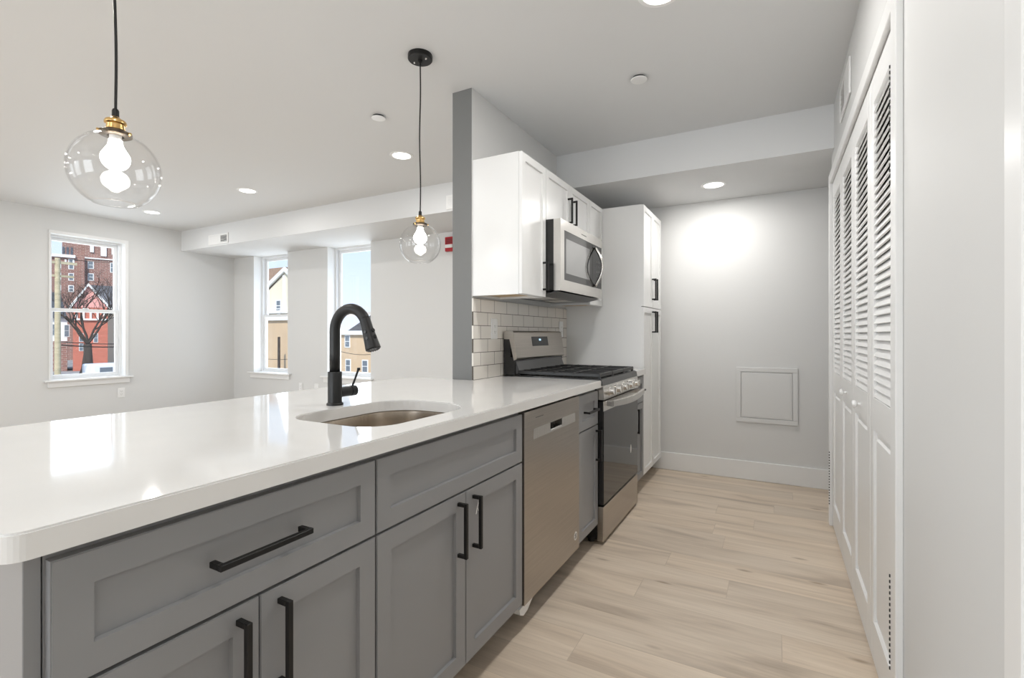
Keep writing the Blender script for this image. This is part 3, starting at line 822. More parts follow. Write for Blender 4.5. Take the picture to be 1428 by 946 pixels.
bm = NB(); cyl(bm, (fx, fy + .018, .958), (fx, fy + .068, .958), .0185, seg=28); cyl(bm, (fx, fy + .068, .958), (fx, fy + .070, .958), .0165, seg=28); cyl(bm, (fx, fy + .070, .958), (fx, fy + .094, .958), .0195, seg=28); hb = obj('valve', bm, M['faucet'], t, auto=True)
bm = NB(); tube(bm, [(fx, fy + .080, .970), (fx + .006, fy + .092, 1.005), (fx + .010, fy + .104, 1.040)], [.0042, .0038, .0042], 12); lathe(bm, [(0, -.004), (.0062, -.004), (.0062, .006), (0, .007)], (fx + .010, fy + .104, 1.036), 14); obj('lever', bm, M['faucet'], hb, smooth=False)

# ------------------------------------------------------------------ dishwasher
t = thing('dishwasher', 'stainless steel dishwasher between the sink cabinet and the narrow cabinet', 'dishwasher', (-1.17, (y2 + y3) / 2, 0))
bm = NB(); box(bm, -1.47, XB - .012, y2 + .006, y3 - .006, .105, .868); obj('tub', bm, M['blk'], t)
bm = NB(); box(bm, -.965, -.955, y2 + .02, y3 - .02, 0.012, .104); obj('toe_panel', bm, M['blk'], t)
xd = -.862
# front with pocket handle cut
bm = NB()
px0, px1, pz0, pz1 = 1.930, 2.060, .749, .786
wall_holes(bm, None, XB - .010, xd, 'y', y2 + .007, y3 - .005, .108, .862, [(px0, px1, pz0, pz1)])
bmesh.ops.remove_doubles(bm, verts=bm.verts, dist=1e-5)
dead = [f for f in bm.faces if False]
fr = obj('door', bm, M['steel'], t)
bm = NB(); 
wall_holes(bm, None, xd + .0002, xd + .0022, 'y', 1.762, 2.228, .744, .787, [(px0, px1, pz0, pz1)]); obj('handle_strip', bm, M['steelb'], fr, label='brighter steel strip around the pocket handle')
bm = NB(); box(bm, XB - .009, XB - .007, px0, px1, pz0, pz1); box(bm, XB - .008, xd + .002, px0, px1, pz0 - .001, pz0 + .004); obj('pocket', bm, M['blk'], fr)
bm = NB(); box(bm, xd - .006, xd + .003, px0 + .002, px1 - .002, pz0, pz0 + .007, .001); obj('pocket_lip', bm, M['chrome'], fr)
bm = NB()
for k in range(9): box(bm, xd + .0001, xd + .0006, 1.788 + k * .0085, 1.7935 + k * .0085, .8275, .8305)
obj('logo', bm, M['inkdark'], fr)
bm = NB(); cyl(bm, (xd + .0001, 2.236, .182), (xd + .0009, 2.236, .182), .021, seg=28); st = obj('sticker', bm, M['sticker'], fr, label='round white paper sticker')
bm = NB()
for k, (dy, dz, w) in enumerate(((0, .010, .010), (0, .005, .014), (0, 0, .008), (0, -.005, .014), (0, -.010, .009))): box(bm, xd + .0009, xd + .0012, 2.236 - w, 2.236 + w, .182 + dz - .0012, .182 + dz + .0012)
obj('sticker_print', bm, M['inkdark'], fr)
# white plastic corner piece under the dishwasher
bm = NB(); prism(bm, [(y2 - .015, .100), (y2 + .125, .110), (y2 + .055, .068), (y2 + .020, .062), (y2 - .006, .075)], 'x', -.900, -.872)
obj('plastic_corner', bm, M['plate'], t, label='white plastic corner piece poking out below')

# ------------------------------------------------------------------ range
R0, R1 = y4 + .004, y5 - .002
t = thing('gas_range', 'stainless and black gas range with five front knobs', 'range', (-1.16, (R0 + R1) / 2, 0))
bm = NB(); box(bm, -1.475, -.875, R0, R1, .03, .905); 
for yy in (R0 + .04, R1 - .04):
    for xx in (-1.42, -.92): cyl(bm, (xx, yy, 0), (xx, yy, .03), .018, seg=14)
obj('body', bm, M['blk'], t)
bm = NB(); box(bm, -1.40, -.852, R0 - .001, R1 + .001, .905, .921, .004, 2); ck = obj('cooktop', bm, M['blk'], t)
# burners
for (bx, by, br) in ((-1.02, R0 + .16, .045), (-1.26, R0 + .16, .036), (-1.02, R1 - .16, .05), (-1.26, R1 - .16, .03), (-1.14, (R0 + R1) / 2, .042)):
    bm = NB(); lathe(bm, [(0, .0), (br + .014, 0), (br + .012, .008), (br, .010), (br, .014), (br - .006, .018), (0, .019)], (bx, by, .921), 26); obj('burner', bm, M['iron'], ck, auto=True)
# grates: three sections
w3 = (R1 - R0 - .03) / 3
for k in range(3):
    g0 = R0 + .015 + k * w3 + .002; g1 = g0 + w3 - .004
    bm = NB(); zt0, zt1 = .935, .951; xx0, xx1 = -1.375, -.868; b = .0065
    for xx in (xx0, xx1): box(bm, xx - b, xx + b, g0, g1, zt0 - .006, zt1 - .002, .002)
    for yy in (g0 + b, g1 - b): box(bm, xx0, xx1, yy - b, yy + b, zt0 - .006, zt1 - .002, .002)
    gm = (g0 + g1) / 2
    for xx in (-1.26, -1.14, -1.02): box(bm, xx - .005, xx + .005, g0, g1, zt0, zt1, .002)
    for yy in (gm - .045, gm + .045): box(bm, xx0, xx1, yy - .005, yy + .005, zt0, zt1, .002)
    for xx in (xx0, xx1):
        for yy in (g0 + .01, g1 - .01): box(bm, xx - .007, xx + .007, yy - .007, yy + .007, .921, .94)
    obj('grate', bm, M['iron'], ck, label='cast iron grate section')
# control panel
bm = NB(); prism(bm, [(-.875, .905), (-.846, .918), (-.838, .884), (-.875, .884)], 'y', R0, R1); obj('front_trim', bm, M['dgrey'], t)
bm = NB(); prism(bm, [(-.876, .884), (-.838, .884), (-.832, .806), (-.876, .806)], 'y', R0 - .001, R1 + .001); cp = obj('control_panel', bm, M['steelb'], t)
for k in range(5):
    yy = R0 + .105 + k * (R1 - R0 - .21) / 4
    bm = NB(); c = Vector((-.8345, yy, .846)); ax = Vector((1, 0, .07)).normalized()
    cyl(bm, c, c + ax * .006, .025, seg=28); 
    cyl(bm, c + ax * .006, c + ax * .028, .0215, .0195, seg=28)
    mm = NB(); box(mm, .026, .040, -.006, .006, -.0205, .0205, .001)
    for v in mm.verts: v.co = c + ax * v.co.x + Vector((0, v.co.y, v.co.z))
    me = bpy.data.meshes.new('tmp'); mm.to_mesh(me); mm.free(); bm.from_mesh(me); bpy.data.meshes.remove(me)
    obj('knob', bm, M['chrome'], cp, auto=True)
# oven door
bm = NB(); box(bm, -.875, -.840, R0 + .003, R1 - .003, .222, .797, .002); od = obj('oven_door', bm, M['blk'], t)
bm = NB(); box(bm, -.8398, -.835, R0 + .003, R1 - .003, .742, .797, .001); obj('door_trim', bm, M['steelb'], od)
bm = NB(); box(bm, -.8398, -.836, R0 + .005, R1 - .005, .224, .742); obj('door_glass', bm, M['glassblk'], od)
bm = NB(); n = 24; hz0, hz1 = .768, .803
A = []; 
for k in range(n + 1):
    f = k / n; yy = R0 + .025 + (R1 - R0 - .05) * f; bow = .050 + .022 * math.sin(PI * f); sag = -.012 * math.sin(PI * f)
    xo = -.835 + bow
    A.append([bm.verts.new((xo - .012, yy, hz0 + sag)), bm.verts.new((xo, yy, hz0 + sag + .003)), bm.verts.new((xo + .001, yy, hz1 + sag * .4 - .003)), bm.verts.new((xo - .012, yy, hz1 + sag * .4))])
for a_, b_ in zip(A, A[1:]):
    for j in range(4): bm.faces.new((a_[j], a_[(j + 1) % 4], b_[(j + 1) % 4], b_[j]))
bm.faces.new(A[0]); bm.faces.new(A[-1][::-1])
for yy in (R0 + .028, R1 - .048): box(bm, -.836, -.790, yy, yy + .02, hz0 + .003, hz1 - .004, .002)
obj('handle', bm, M['steelb'], od, label='wide bowed steel oven handle')
bm = NB(); prism(bm, [(3.168 + .013 * math.cos(a), .420 + .028 * math.sin(a)) for a in [2 * PI * k / 24 for k in range(24)]], 'x', -.836, -.8354); obj('sticker', bm, M['sticker'], od, label='oval white sticker')
bm = NB(); box(bm, -.875, -.836, R0 + .002, R1 - .002, .020, .213, .004, 2); obj('storage_drawer', bm, M['steel'], t)
# backguard
bm = NB(); box(bm, -1.470, -1.395, R0 + .006, R1 - .006, .921, 1.03); box(bm, -1.470, -1.425, R0 + .004, R1 - .004, 1.03, 1.175); bg = obj('backguard', bm, M['blk'], t)
bm = NB(); prism(bm, [(-1.395, 1.005), (-1.372, .945), (-1.360, .930), (-1.395, .925)], 'y', R0 + .022, R1 - .022); obj('vent_trim', bm, M['dgrey'], bg)
bm = NB()
prof = rounded([(-1.470, 1.140, 0), (-1.470, 1.192, .02), (-1.405, 1.192, .018), (-1.378, 1.018, .010), (-1.400, 1.010, 0), (-1.430, 1.140, 0)], 5)
prism(bm, prof, 'y', R0 + .002, R1 - .002)
es = [e for e in bm.edges if len(e.link_faces) == 2 and e.calc_face_angle(0) > 1.2 and (all(v.co.y < R0 + .01 for v in e.verts) or all(v.co.y > R1 - .01 for v in e.verts)) and all(v.co.x > -1.46 for v in e.verts)]
bmesh.ops.bevel(bm, geom=es, offset=.008, segments=3, affect='EDGES')
hd = obj('control_housing', bm, M['steel'], bg, auto=True)
def slant_x(z): return -1.405 + (1.192 - z) / (1.192 - 1.018) * .027
bm = NB(); vs = []
prism(bm, [(slant_x(1.155) + .0006, 1.155), (slant_x(1.093) + .0006, 1.093), (slant_x(1.093) - .002, 1.093), (slant_x(1.155) - .002, 1.155)], 'y', 2.835, 3.085); obj('display', bm, M['glassblk'], hd)
bm = NB(); prism(bm, [(slant_x(1.138) + .0012, 1.140), (slant_x(1.126) + .0012, 1.128), (slant_x(1.126) + .0004, 1.128), (slant_x(1.138) + .0004, 1.140)], 'y', 2.945, 2.972); obj('clock_digits', bm, M['lcd'], hd)

# ------------------------------------------------------------------ backsplash
bm = NB(); box(bm, XP1 + .0005, TILE_X, 2.2705, y6 - .003, .9142, 1.371); tag(obj('tile_backsplash', bm, M['tile']), 'white subway tile backsplash with dark grout behind the range', 'backsplash')

# ------------------------------------------------------------------ wall cabinets
XU = -1.180
U0 = 2.2785; ZU = 2.143; ZB = 1.384; UM0, UM1 = 2.586, 3.345
cw = M['cabwhite']
def wall_cabinet(lab, y0, y1_, z0, z1, doors, pulls, rail=.058):
    t = thing('wall_cabinet', lab, 'wall cabinet', (-1.34, (y0 + y1_) / 2, z0), 'white wall cabinets')
    bm = NB(); xb = XP1 + .0008; xf = XU - .020
    box(bm, xb, xf, y0 + .0003, y0 + .015, z0, z1); box(bm, xb, xf, y1_ - .015, y1_ - .0003, z0, z1); box(bm, xb, xf, y0 + .015, y1_ - .015, z1 - .015, z1); box(bm, xb, xb + .008, y0 + .015, y1_ - .015, z0, z1 - .015)
    box(bm, xf - .018, xf, y0 + .015, y1_ - .015, z0, z0 + .03)
    obj('cabinet_box', bm, cw, t)
    bm = NB(); box(bm, xb + .008, xf - .018, y0 + .015, y1_ - .015, z0 + .012, z0 + .024); obj('bottom_panel', bm, M['ply'], t, label='raw plywood underside')
    n = doors; w = (y1_ - y0) / n
    for k in range(n):
        d = shaker('door', y0 + k * w + .002, y0 + (k + 1) * w - .002, z0 + .002, z1 - .002, cw, t, rail=rail, xf=XU)
        if pulls[k]: bar_pull(d, pulls[k][0], pulls[k][1], False, pulls[k][2], xf=XU, so=.032)
    return t
wall_cabinet('white wall cabinet at the near end, left of the microwave', U0, UM0 - .001, ZB, ZU, 1, [(2.545, 1.505, .165)])
wall_cabinet('short white two-door wall cabinet above the microwave', UM0 + .0, UM1, 1.842, ZU, 2, [(2.925, 1.965, .165), (3.005, 1.965, .165)])
wall_cabinet('narrow white wall cabinet squeezed between the microwave and the pantry', UM1 + .001, y6 - .003, ZB, ZU, 1, [None], rail=.05)

# pantry
t = thing('pantry_cabinet', 'tall white four-door pantry cabinet at the end of the run', 'pantry cabinet', (-1.18, (y6 + y7) / 2, 0))
bm = NB(); xb = XP1 + .0008
box(bm, xb, XB, y6, y6 + .018, .105, ZU); box(bm, xb, XB, y7 - .018, y7, .105, ZU); box(bm, xb, XB - .003, y6 + .018, y7 - .018, ZU - .018, ZU); box(bm, xb, XB - .003, y6 + .018, y7 - .018, .105, .123); box(bm, xb, xb + .01, y6 + .018, y7 - .018, .123, ZU - .018); box(bm, xb, XB - .003, y6 + .018, y7 - .018, 1.36, 1.395)
obj('cabinet_box', bm, cw, t)
bm = NB(); box(bm, -.985, -.97, y6 + .001, y7 - .001, 0, .104); box(bm, -1.478, -.985, y6 + .001, y6 + .016, 0, .104); box(bm, -1.478, -.985, y7 - .016, y7 - .001, 0, .104); obj('toe_kick', bm, cw, t)
pm = (y6 + y7) / 2
for (z0, z1, hz) in ((.118, 1.376, 1.268), (1.381, ZU - .002, 1.528)):
    for k, (a, b, hy) in enumerate(((y6 + .002, pm - .0015, pm - .032), (pm + .0015, y7 - .002, pm + .032))):
        d = shaker('door', a, b, z0, z1, cw, t, rail=.058)
        bar_pull(d, hy, hz, False, .17)
bm = NB(); box(bm, XB - .04, XB - .02, y7 + .0005, YK - .0165, .105, ZU); tag(obj('filler_strip', bm, cw), 'thin white filler strip between the pantry and the end wall', 'filler strip')

# ------------------------------------------------------------------ microwave
m0, m1 = UM0 + .004, UM1 - .003; mz0, mz1 = 1.424, 1.8405
t = thing('microwave', 'stainless over-the-range microwave hung under the short wall cabinet', 'microwave', (-1.3, (m0 + m1) / 2, mz0))
bm = NB(); prism(bm, [(XP1 + .012, mz0 - .008), (XP1 + .012, mz1), (-1.135, mz1), (-1.135, mz0 + .004), (-1.20, mz0 - .008)], 'y', m0, m1); obj('body', bm, M['blk'], t)
bm = NB(); prism(bm, [(-1.455, mz0 - .024), (-1.455, mz0 - .009), (-1.15, mz0 - .009), (-1.125, mz0 - .001), (-1.105, mz0 - .006), (-1.20, mz0 - .024)], 'y', m0 + .008, m1 - .008); un = obj('underside', bm, M['dgrey'], t)
bm = NB()
for k in range(2):
    yy = m0 + .14 + k * .30
    bm = NB(); box(bm, -1.405, -1.245, yy - .005, yy + .205, mz0 - .0246, mz0 - .0238)
    for j in range(7): box(bm, -1.40 + j * .024, -1.388 + j * .024, yy, yy + .2, mz0 - .0256, mz0 - .0245)
    obj('grease_filter', bm, M['steelb'], un)
xf = -1.090
gz0, gz1, gy0, gy1 = 1.489, 1.781, 2.646, m1
bm = NB(); wall_holes(bm, None, -1.134, xf, 'y', m0, m1, mz0, mz1, [(gy0, gy1, gz0, gz1)]); dr_ = obj('door', bm, M['steelb'], t)
bm = NB(); box(bm, -1.133, xf - .001, gy0, 3.145, gz0, gz1); obj('window_glass', bm, M['glassblk'], dr_)
bm = NB(); box(bm, -1.133, xf - .001, 3.148, gy1 - .003, gz0, gz1); cpn = obj('control_panel', bm, M['glassblk'], t)
bm = NB(); box(bm, xf - .0009, xf - .0004, gy0 + .028, 3.09, gz0 + .042, gz1 - .045); obj('window_mesh', bm, M['mwglass'], dr_)
bm = NB()
for r_ in range(5):
    for c_ in range(3): box(bm, xf - .0009, xf - .0004, 3.225 + c_ * .032, 3.245 + c_ * .032, 1.53 + r_ * .034, 1.545 + r_ * .034)
obj('keypad', bm, M['dgrey'], cpn)
bm = NB(); pts = []; 
for k in range(21):
    f = k / 20; pts.append((xf + .004 + .052 * math.sin(PI * f), 3.185, 1.497 + (1.763 - 1.497) * f))
tube(bm, pts, .0095, 14); obj('handle', bm, M['steelb'], dr_, smooth=True, label='bowed vertical steel handle')
bm = NB()
for k in range(8): box(bm, xf + .0001, xf + .0006, 2.93 + k * .012, 2.938 + k * .012, 1.806, 1.811)
obj('logo', bm, M['dgrey'], dr_)

# ------------------------------------------------------------------ outdoors
GZ = -4.2
def emat(name, col, rough=.85, noise=None): return mat(name, col, rough, spec=.1, noise=noise)
M['brick'] = brick_mat('brown_brick', (.30, .14, .11), (.22, .105, .085), (.40, .34, .30), .9, .30, .03, 'yz', (0, 0), .9, .5, 0)
M['redclap'] = emat('red_siding', (.50, .17, .12), noise=((1, 1, 3), .12, 3))
M['pink'] = emat('pink_gable', (.75, .38, .34), noise=((1, 1, 6), .08, 3))
M['slate'] = emat('slate_roof', (.13, .13, .14), noise=((2, 2, 2), .25, 4))
M['slateb'] = emat('dark_shingles', (.10, .11, .13), noise=((2, 2, 2), .2, 4))
M['extpane'] = mat('exterior_glass', (.16, .19, .22), .15)
M['stucco'] = emat('tan_stucco', (.62, .46, .30), noise=((.6, .6, .6), .06, 3))
M['cream'] = emat('cream_siding', (.78, .72, .56))
M['brownroof'] = emat('brown_shingles', (.36, .24, .17), noise=((2, 2, 2), .15, 4))
M['bark'] = emat('dark_bark', (.055, .045, .04))
M['wood'] = emat('weathered_pole', (.52, .45, .30), noise=((.5, .5, 3), .2, 3))
M['ground'] = emat('street', (.28, .27, .26), noise=((.3, .3, .3), .2, 4))
M['wire'] = emat('wire', (.03, .03, .03))
M['car'] = mat('white_car_paint', (.85, .85, .85), .3)

bm = NB(); box(bm, -260, -7.3, -60, 160, GZ - .5, GZ); box(bm, -7.3, 60, 4.7, 160, GZ - .5, GZ)
struct(obj('ground', bm, M['ground']), 'street and yards below outside the windows', 'ground')

def ext_window(parent, x, y0, y1_, z0, z1, face='x', frame=.14):
    bm = NB()
    if face == 'x':
        box(bm, x - .02, x + .05, y0, y1_, z0, z1); 
    else: box(bm, y0, y1_, x - .05, x + .02, z0, z1)
    f = obj('window', bm, M['extwall'], parent)
    bm = NB(); w = y1_ - y0; zm = (z0 + z1) / 2; e = min(frame, w * .18)
    for (a, b) in ((z0 + e, zm - e * .35), (zm + e * .35, z1 - e)):
        if face == 'x': box(bm, x + .05, x + .07, y0 + e, y1_ - e, a, b)
        else: box(bm, y0 + e, y1_ - e, x - .07, x - .05, a, b)
    obj('pane', bm, M['extpane'], f)

# brick apartment block
BX = -130
a = at_x(74, 357, BX); b = at_x(205, 357, BX)
yb0 = at_x(86.5, 400, BX).y; 
t = thing('apartment_building', 'tall brown brick apartment block with white windows beyond the red house', 'building', (BX, at_x(118, 400, BX).y, GZ))
t.rotation_euler.z = -math.atan2(at_x(118, 400, BX).y, -BX)
APT = t
zpar = at_x(90, 356, BX).z; ztop = at_x(104, 330, BX).z
bm = NB(); box(bm, BX - 20, BX, at_x(60, 400, BX).y, at_x(113, 400, BX).y, GZ, zpar); box(bm, BX - 20, BX + 1.2, at_x(113, 400, BX).y, at_x(118, 400, BX).y, GZ, zpar); box(bm, BX - 20, BX, at_x(118, 400, BX).y, b.y + 6, GZ, ztop + 3)
obj('wall', bm, M['brick'], t)
bm = NB(); tw0, tw1 = at_x(88, 350, BX).y, at_x(118, 350, BX).y; box(bm, BX - 14, BX - 1, tw0, tw1, zpar, ztop + 1.2); tower = obj('tower', bm, M['brick'], t)
bm = NB()
for px in (90, 95.5, 101):
    y = at_x(px, 345, BX).y; prism(bm, [(y - .2, zpar + .5), (y + .2, zpar + .5), (y + .2, zpar + 1.8), (y + .1, zpar + 2.05), (y - .1, zpar + 2.05), (y - .2, zpar + 1.8)], 'x', BX - 1.05, BX - .9)
obj('arched_opening', bm, M['slateb'], tower)
bm = NB(); box(bm, BX - 1, BX + .5, at_x(60, 400, BX).y, at_x(106, 400, BX).y, zpar - .35, zpar + .25); 
z_ = at_x(130, 361, BX).z; box(bm, BX, BX + .25, at_x(113, 400, BX).y, b.y + 6, z_ - .12, z_ + .12)
obj('stone_band', bm, M['extwall'], t)
bm = NB()
for (p0, p1, q0, q1) in ((125, 130, 338, 352), (139, 146.5, 340, 358), (153, 157, 340, 356)):
    A_, B_ = at_x(p0, q1, BX), at_x(p1, q0, BX); box(bm, BX, BX + .3, A_.y, B_.y, A_.z, B_.z)
obj('stone_pier', bm, M['extwall'], t)
for (p0, p1, q0, q1) in ((96.5, 104, 361, 375), (96.5, 104, 381, 391), (96.5, 104, 398, 407), (122, 130, 365, 375), (122, 130, 382, 391.5), (151, 159, 368, 381), (81, 87, 366, 373), (81, 87, 380, 389), (81, 87, 397, 405)):
    A_, B_ = at_x(p0, q1, BX), at_x(p1, q0, BX); ext_window(t, BX, A_.y, B_.y, A_.z, B_.z)

# red gabled house
HX = -90
def hy(px): return at_x(px, 467, HX).y
def hz(px, py): return at_x(px, py, HX).z
t = thing('red_house', 'red house with a pink pointed gable seen through the single window', 'house', (HX, hy(125), GZ))
t.rotation_euler.z = -math.atan2(hy(125), -HX)
yl, yr, ym = hy(103), hy(148.5), hy(123.5); ze = hz(125, 429); za = hz(123.5, 399)
bm = NB(); box(bm, HX - 9, HX, yl, yr, GZ, ze); obj('wall', bm, M['redclap'], t)
bm = NB(); prism(bm, [(yl, ze), (yr, ze), (ym, za)], 'x', HX - 9, HX + .05); obj('gable', bm, M['pink'], t)
bm = NB(); w = .26
prism(bm, [(yl - .3, ze - .3), (ym, za), (ym, za + w * 1.5), (yl - .5, ze - .1)], 'x', HX + .1, HX + .5); prism(bm, [(yr + .3, ze - .3), (ym, za), (ym, za + w * 1.5), (yr + .5, ze - .1)], 'x', HX + .1, HX + .5)
obj('roof_trim', bm, M['extwall'], t)
bm = NB(); prism(bm, [(yl - .3, ze - .3), (ym, za + .03), (ym, za + .3), (yl - .45, ze - .1)], 'x', HX - 9, HX + .1); prism(bm, [(yr + .3, ze - .3), (ym, za + .03), (ym, za + .3), (yr + .45, ze - .1)], 'x', HX - 9, HX + .1)
obj('roof', bm, M['slate'], t)
bm = NB(); z0 = hz(125, 446); z1 = hz(125, 433); box(bm, HX, HX + .3, yl - .1, yr + .1, z0 - .1, z0 + .15)
for k in range(5):
    y = yl + (yr - yl) * (k + .5) / 5; box(bm, HX, HX + .2, y - .12, y + .12, z0, z1)
obj('cornice', bm, M['extwall'], t)
for (p0, p1, q0, q1) in ((111, 117, 465, 477), (111, 117, 479, 490), (130, 136, 465, 478)):
    A_, B_ = at_x(p0, q1, HX), at_x(p1, q0, HX); ext_window(t, HX, A_.y, B_.y, A_.z, B_.z, frame=.06)
# grey roofed neighbour on the right
NX = -96
t = thing('grey_roof_house', 'pale house with a grey slate roof right of the pink gable', 'house', (NX, at_x(145, 467, NX).y, GZ))
t.rotation_euler.z = -math.atan2(at_x(145, 467, NX).y, -NX)
y0_, y1__ = at_x(140, 467, NX).y, at_x(185, 467, NX).y; zr = at_x(150, 396, NX).z; ze_ = at_x(150, 430, NX).z
bm = NB(); box(bm, NX - 8, NX, y0_, y1__, GZ, ze_); obj('wall', bm, M['cream'], t)
bm = NB(); prism(bm, [(NX + .4, ze_), (NX - 4.5, zr), (NX - 5, zr), (NX - 9, ze_)], 'y', at_x(127, 467, NX).y, y1__); obj('roof', bm, M['slate'], t)
# white house on the left
WX = -92
t = thing('white_house', 'white house with dark roof partly behind the utility pole', 'house', (WX, at_x(98, 467, WX).y, GZ))
t.rotation_euler.z = -math.atan2(at_x(98, 467, WX).y, -WX)
y0_, y1__ = at_x(60, 467, WX).y, at_x(102, 467, WX).y
bm = NB(); y1__ = min(y1__, yl - .05)
bm.free(); bm = NB(); box(bm, WX - 7, WX, y0_, y1__, at_x(90, 476, WX).z, at_x(90, 440, WX).z); obj('wall', bm, M['extwall'], t)
bm = NB(); box(bm, WX - 7, WX + .2, y0_, y1__, GZ, at_x(90, 476, WX).z); obj('brick_wall', bm, M['brick'], t)
bm = NB(); zr = at_x(80, 408, WX).z; ze_ = at_x(90, 444, WX).z; A_ = at_x(85, 408, WX).y
prism(bm, [(y0_, ze_), (y0_, zr), (A_, zr), (y1__, ze_)], 'x', WX - 7, WX + .5); obj('roof', bm, M['slateb'], t)
A_, B_ = at_x(89.5, 470, WX), at_x(97, 453, WX); ext_window(t, WX, A_.y, B_.y, A_.z, B_.z, frame=.07)
A_, B_ = at_x(74, 468, WX), at_x(78, 452, WX); ext_window(t, WX, A_.y, B_.y, A_.z, B_.z, frame=.07)
# utility pole
UX = -50
c0 = at_x(80.3, 524, UX); top = at_x(80.3, 360, UX)
t = thing('utility_pole', 'pale wooden utility pole at the left edge of the single window', 'utility pole', (c0.x, c0.y, GZ))
bm = NB(); cyl(bm, (c0.x, c0.y, GZ), (c0.x, c0.y, top.z), .21, .17, seg=14); obj('pole', bm, M['wood'], t)
bm = NB(); box(bm, c0.x - .08, c0.x + .08, c0.y - 1.2, c0.y + 1.2, top.z - .45, top.z - .25); box(bm, c0.x - .08, c0.x + .08, c0.y - 1.0, c0.y + 1.0, top.z - 1.5, top.z - 1.33); obj('crossarm', bm, M['wood'], t)
bm = NB()
for d_ in (-1.0, -.5, .5, 1.0): cyl(bm, (c0.x, c0.y + d_, top.z - .25), (c0.x, c0.y + d_, top.z - .05), .06, seg=8)
obj('insulator', bm, M['extwall'], t)
for k, (q0, q1, rr, lb) in enumerate(((477, 475, .035, 'upper dark cable crossing in front of the red house'), (481.5, 479, .05, 'thick lower cable crossing in front of the red house'), (355, 362, .022, 'thin wire crossing in front of the brick block'))):
    A_, B_ = at_x(80.3, q0, UX), at_x(220, q1, UX); A_.y = c0.y + .235
    if q0 < 400: A_ = Vector((UX, c0.y + 1.0, top.z - .02))
    bm = NB()
    tube(bm, [A_.lerp(B_, f / 8) - Vector((0, 0, .25 * math.sin(PI * f / 8))) for f in range(9)], rr, 6); tag(obj('overhead_cable', bm, M['wire']), lb, 'cable')

# bare tree
rnd = random.Random(4)
TX = -60
base = at_x(121, 524, TX); base.z = GZ
t = thing('bare_tree', 'dark leafless tree in front of the red house', 'tree', (base.x, base.y, GZ))
bmt = NB(); bmb = NB()
tips = []
def limb(bm_, p, d, L, r, depth):
    pts = [p]; rr = [r]; q = p.copy(); dd = d.copy()
    n = 4
    for k in range(n):
        dd = (dd + Vector((rnd.uniform(-.2, .2), rnd.uniform(-.25, .25), rnd.uniform(-.05, .18)))).normalized()
        q = q + dd * L / n; pts.append(q.copy()); rr.append(r * (1 - .45 * (k + 1) / n))
    tube(bm_, pts, rr, 6 if depth < 2 else 4, cap=False)
    if depth < 5:
        for k in range(3):
            a = rnd.uniform(-1.2, 1.2)
            nd = (dd + Vector((rnd.uniform(-.7, .7), a, rnd.uniform(-.1, .6)))).normalized()
            limb(bmb, pts[rnd.choice((2, 3, 4))], nd, L * rnd.uniform(.55, .8), r * .55, depth + 1)
fork = at_x(122, 480, TX)
tube(bmt, [base, base.lerp(fork, .5) + Vector((0, .12, 0)), fork], [.42, .36, .32], 10)
tube(bmt, [base + Vector((0, -.75, 0)), base.lerp(fork, .45) + Vector((0, -.2, 0)), fork - Vector((0, 0, .4))], [.34, .28, .24], 8)
for dd in (Vector((0, .15, 1)), Vector((.1, .7, .8)), Vector((0, -.7, .8)), Vector((-.2, .45, 1)), Vector((0, -.3, 1.1))):
    limb(bmb, fork, dd.normalized(), 3.2, .12, 1)
obj('trunk', bmt, M['bark'], t, smooth=True); obj('branches', bmb, M['bark'], t)

# parked van roof
VX = -50
A_, B_ = at_x(129, 521, VX), at_x(165, 508, VX)
t = thing('parked_van', 'white parked van at the lower right of the single window', 'van', (VX - 1, (A_.y + B_.y) / 2, GZ))
zt = at_x(140, 508, VX).z
bm = NB(); box(bm, VX - 2, VX, A_.y, A_.y + 5.0, GZ + .45, max(zt, GZ + 1.6), .15, 3); obj('body', bm, M['car'], t)
bm = NB(); box(bm, VX - .02, VX + .01, A_.y + .5, A_.y + 1.4, zt - .75, zt - .3); box(bm, VX - .02, VX + .01, A_.y + 1.6, A_.y + 2.8, zt - .75, zt - .3); obj('side_window', bm, M['extpane'], t)
for yy in (A_.y + .9, A_.y + 4.0):
    bm = NB(); cyl(bm, (VX - .2, yy, GZ + .34), (VX + .03, yy, GZ + .34), .34, seg=20); obj('wheel', bm, M['slot'], t)

# tan building behind the tall windows
TY = 42
def bx(px): return at_y(px, 467, TY).x
def bz(px, py): return at_y(px, py, TY).z
t = thing('tan_building', 'tan stucco building with white cornice behind the tall windows', 'building', (bx(450), TY, GZ))
zc = bz(478, 466)
bm = NB(); box(bm, bx(425), bx(560), TY, TY + 12, GZ, zc); box(bm, bx(350), bx(405), TY, TY + 1.5, GZ, bz(390, 447)); box(bm, bx(405), bx(425), TY, TY + 12, GZ, zc); obj('wall', bm, M['stucco'], t)
bm = NB(); box(bm, bx(425), bx(560), TY - .3, TY, zc - .1, bz(478, 461.5)); box(bm, bx(350), bx(405), TY - .3, TY + .2, bz(390, 447), bz(390, 443)); obj('cornice', bm, M['extwall'], t)
for (p0, p1, q0, q1) in ((481, 488.5, 467.5, 485), (482, 489.5, 501, 519), (505, 513.5, 502, 520)):
    A_, B_ = at_y(p0, q1, TY), at_y(p1, q0, TY); ext_window(t, TY, A_.x, B_.x, A_.z, B_.z, face='y', frame=.13)
t = thing('dark_roof_house', 'house with dark hip roof rising behind the tan building', 'house', (at_y(505, 467, 60).x, 60, GZ))
TY2 = 60; A_ = at_y(484, 462, TY2); P_ = at_y(519, 438, TY2); Q_ = at_y(560, 438, TY2); E_ = at_y(590, 462, TY2)
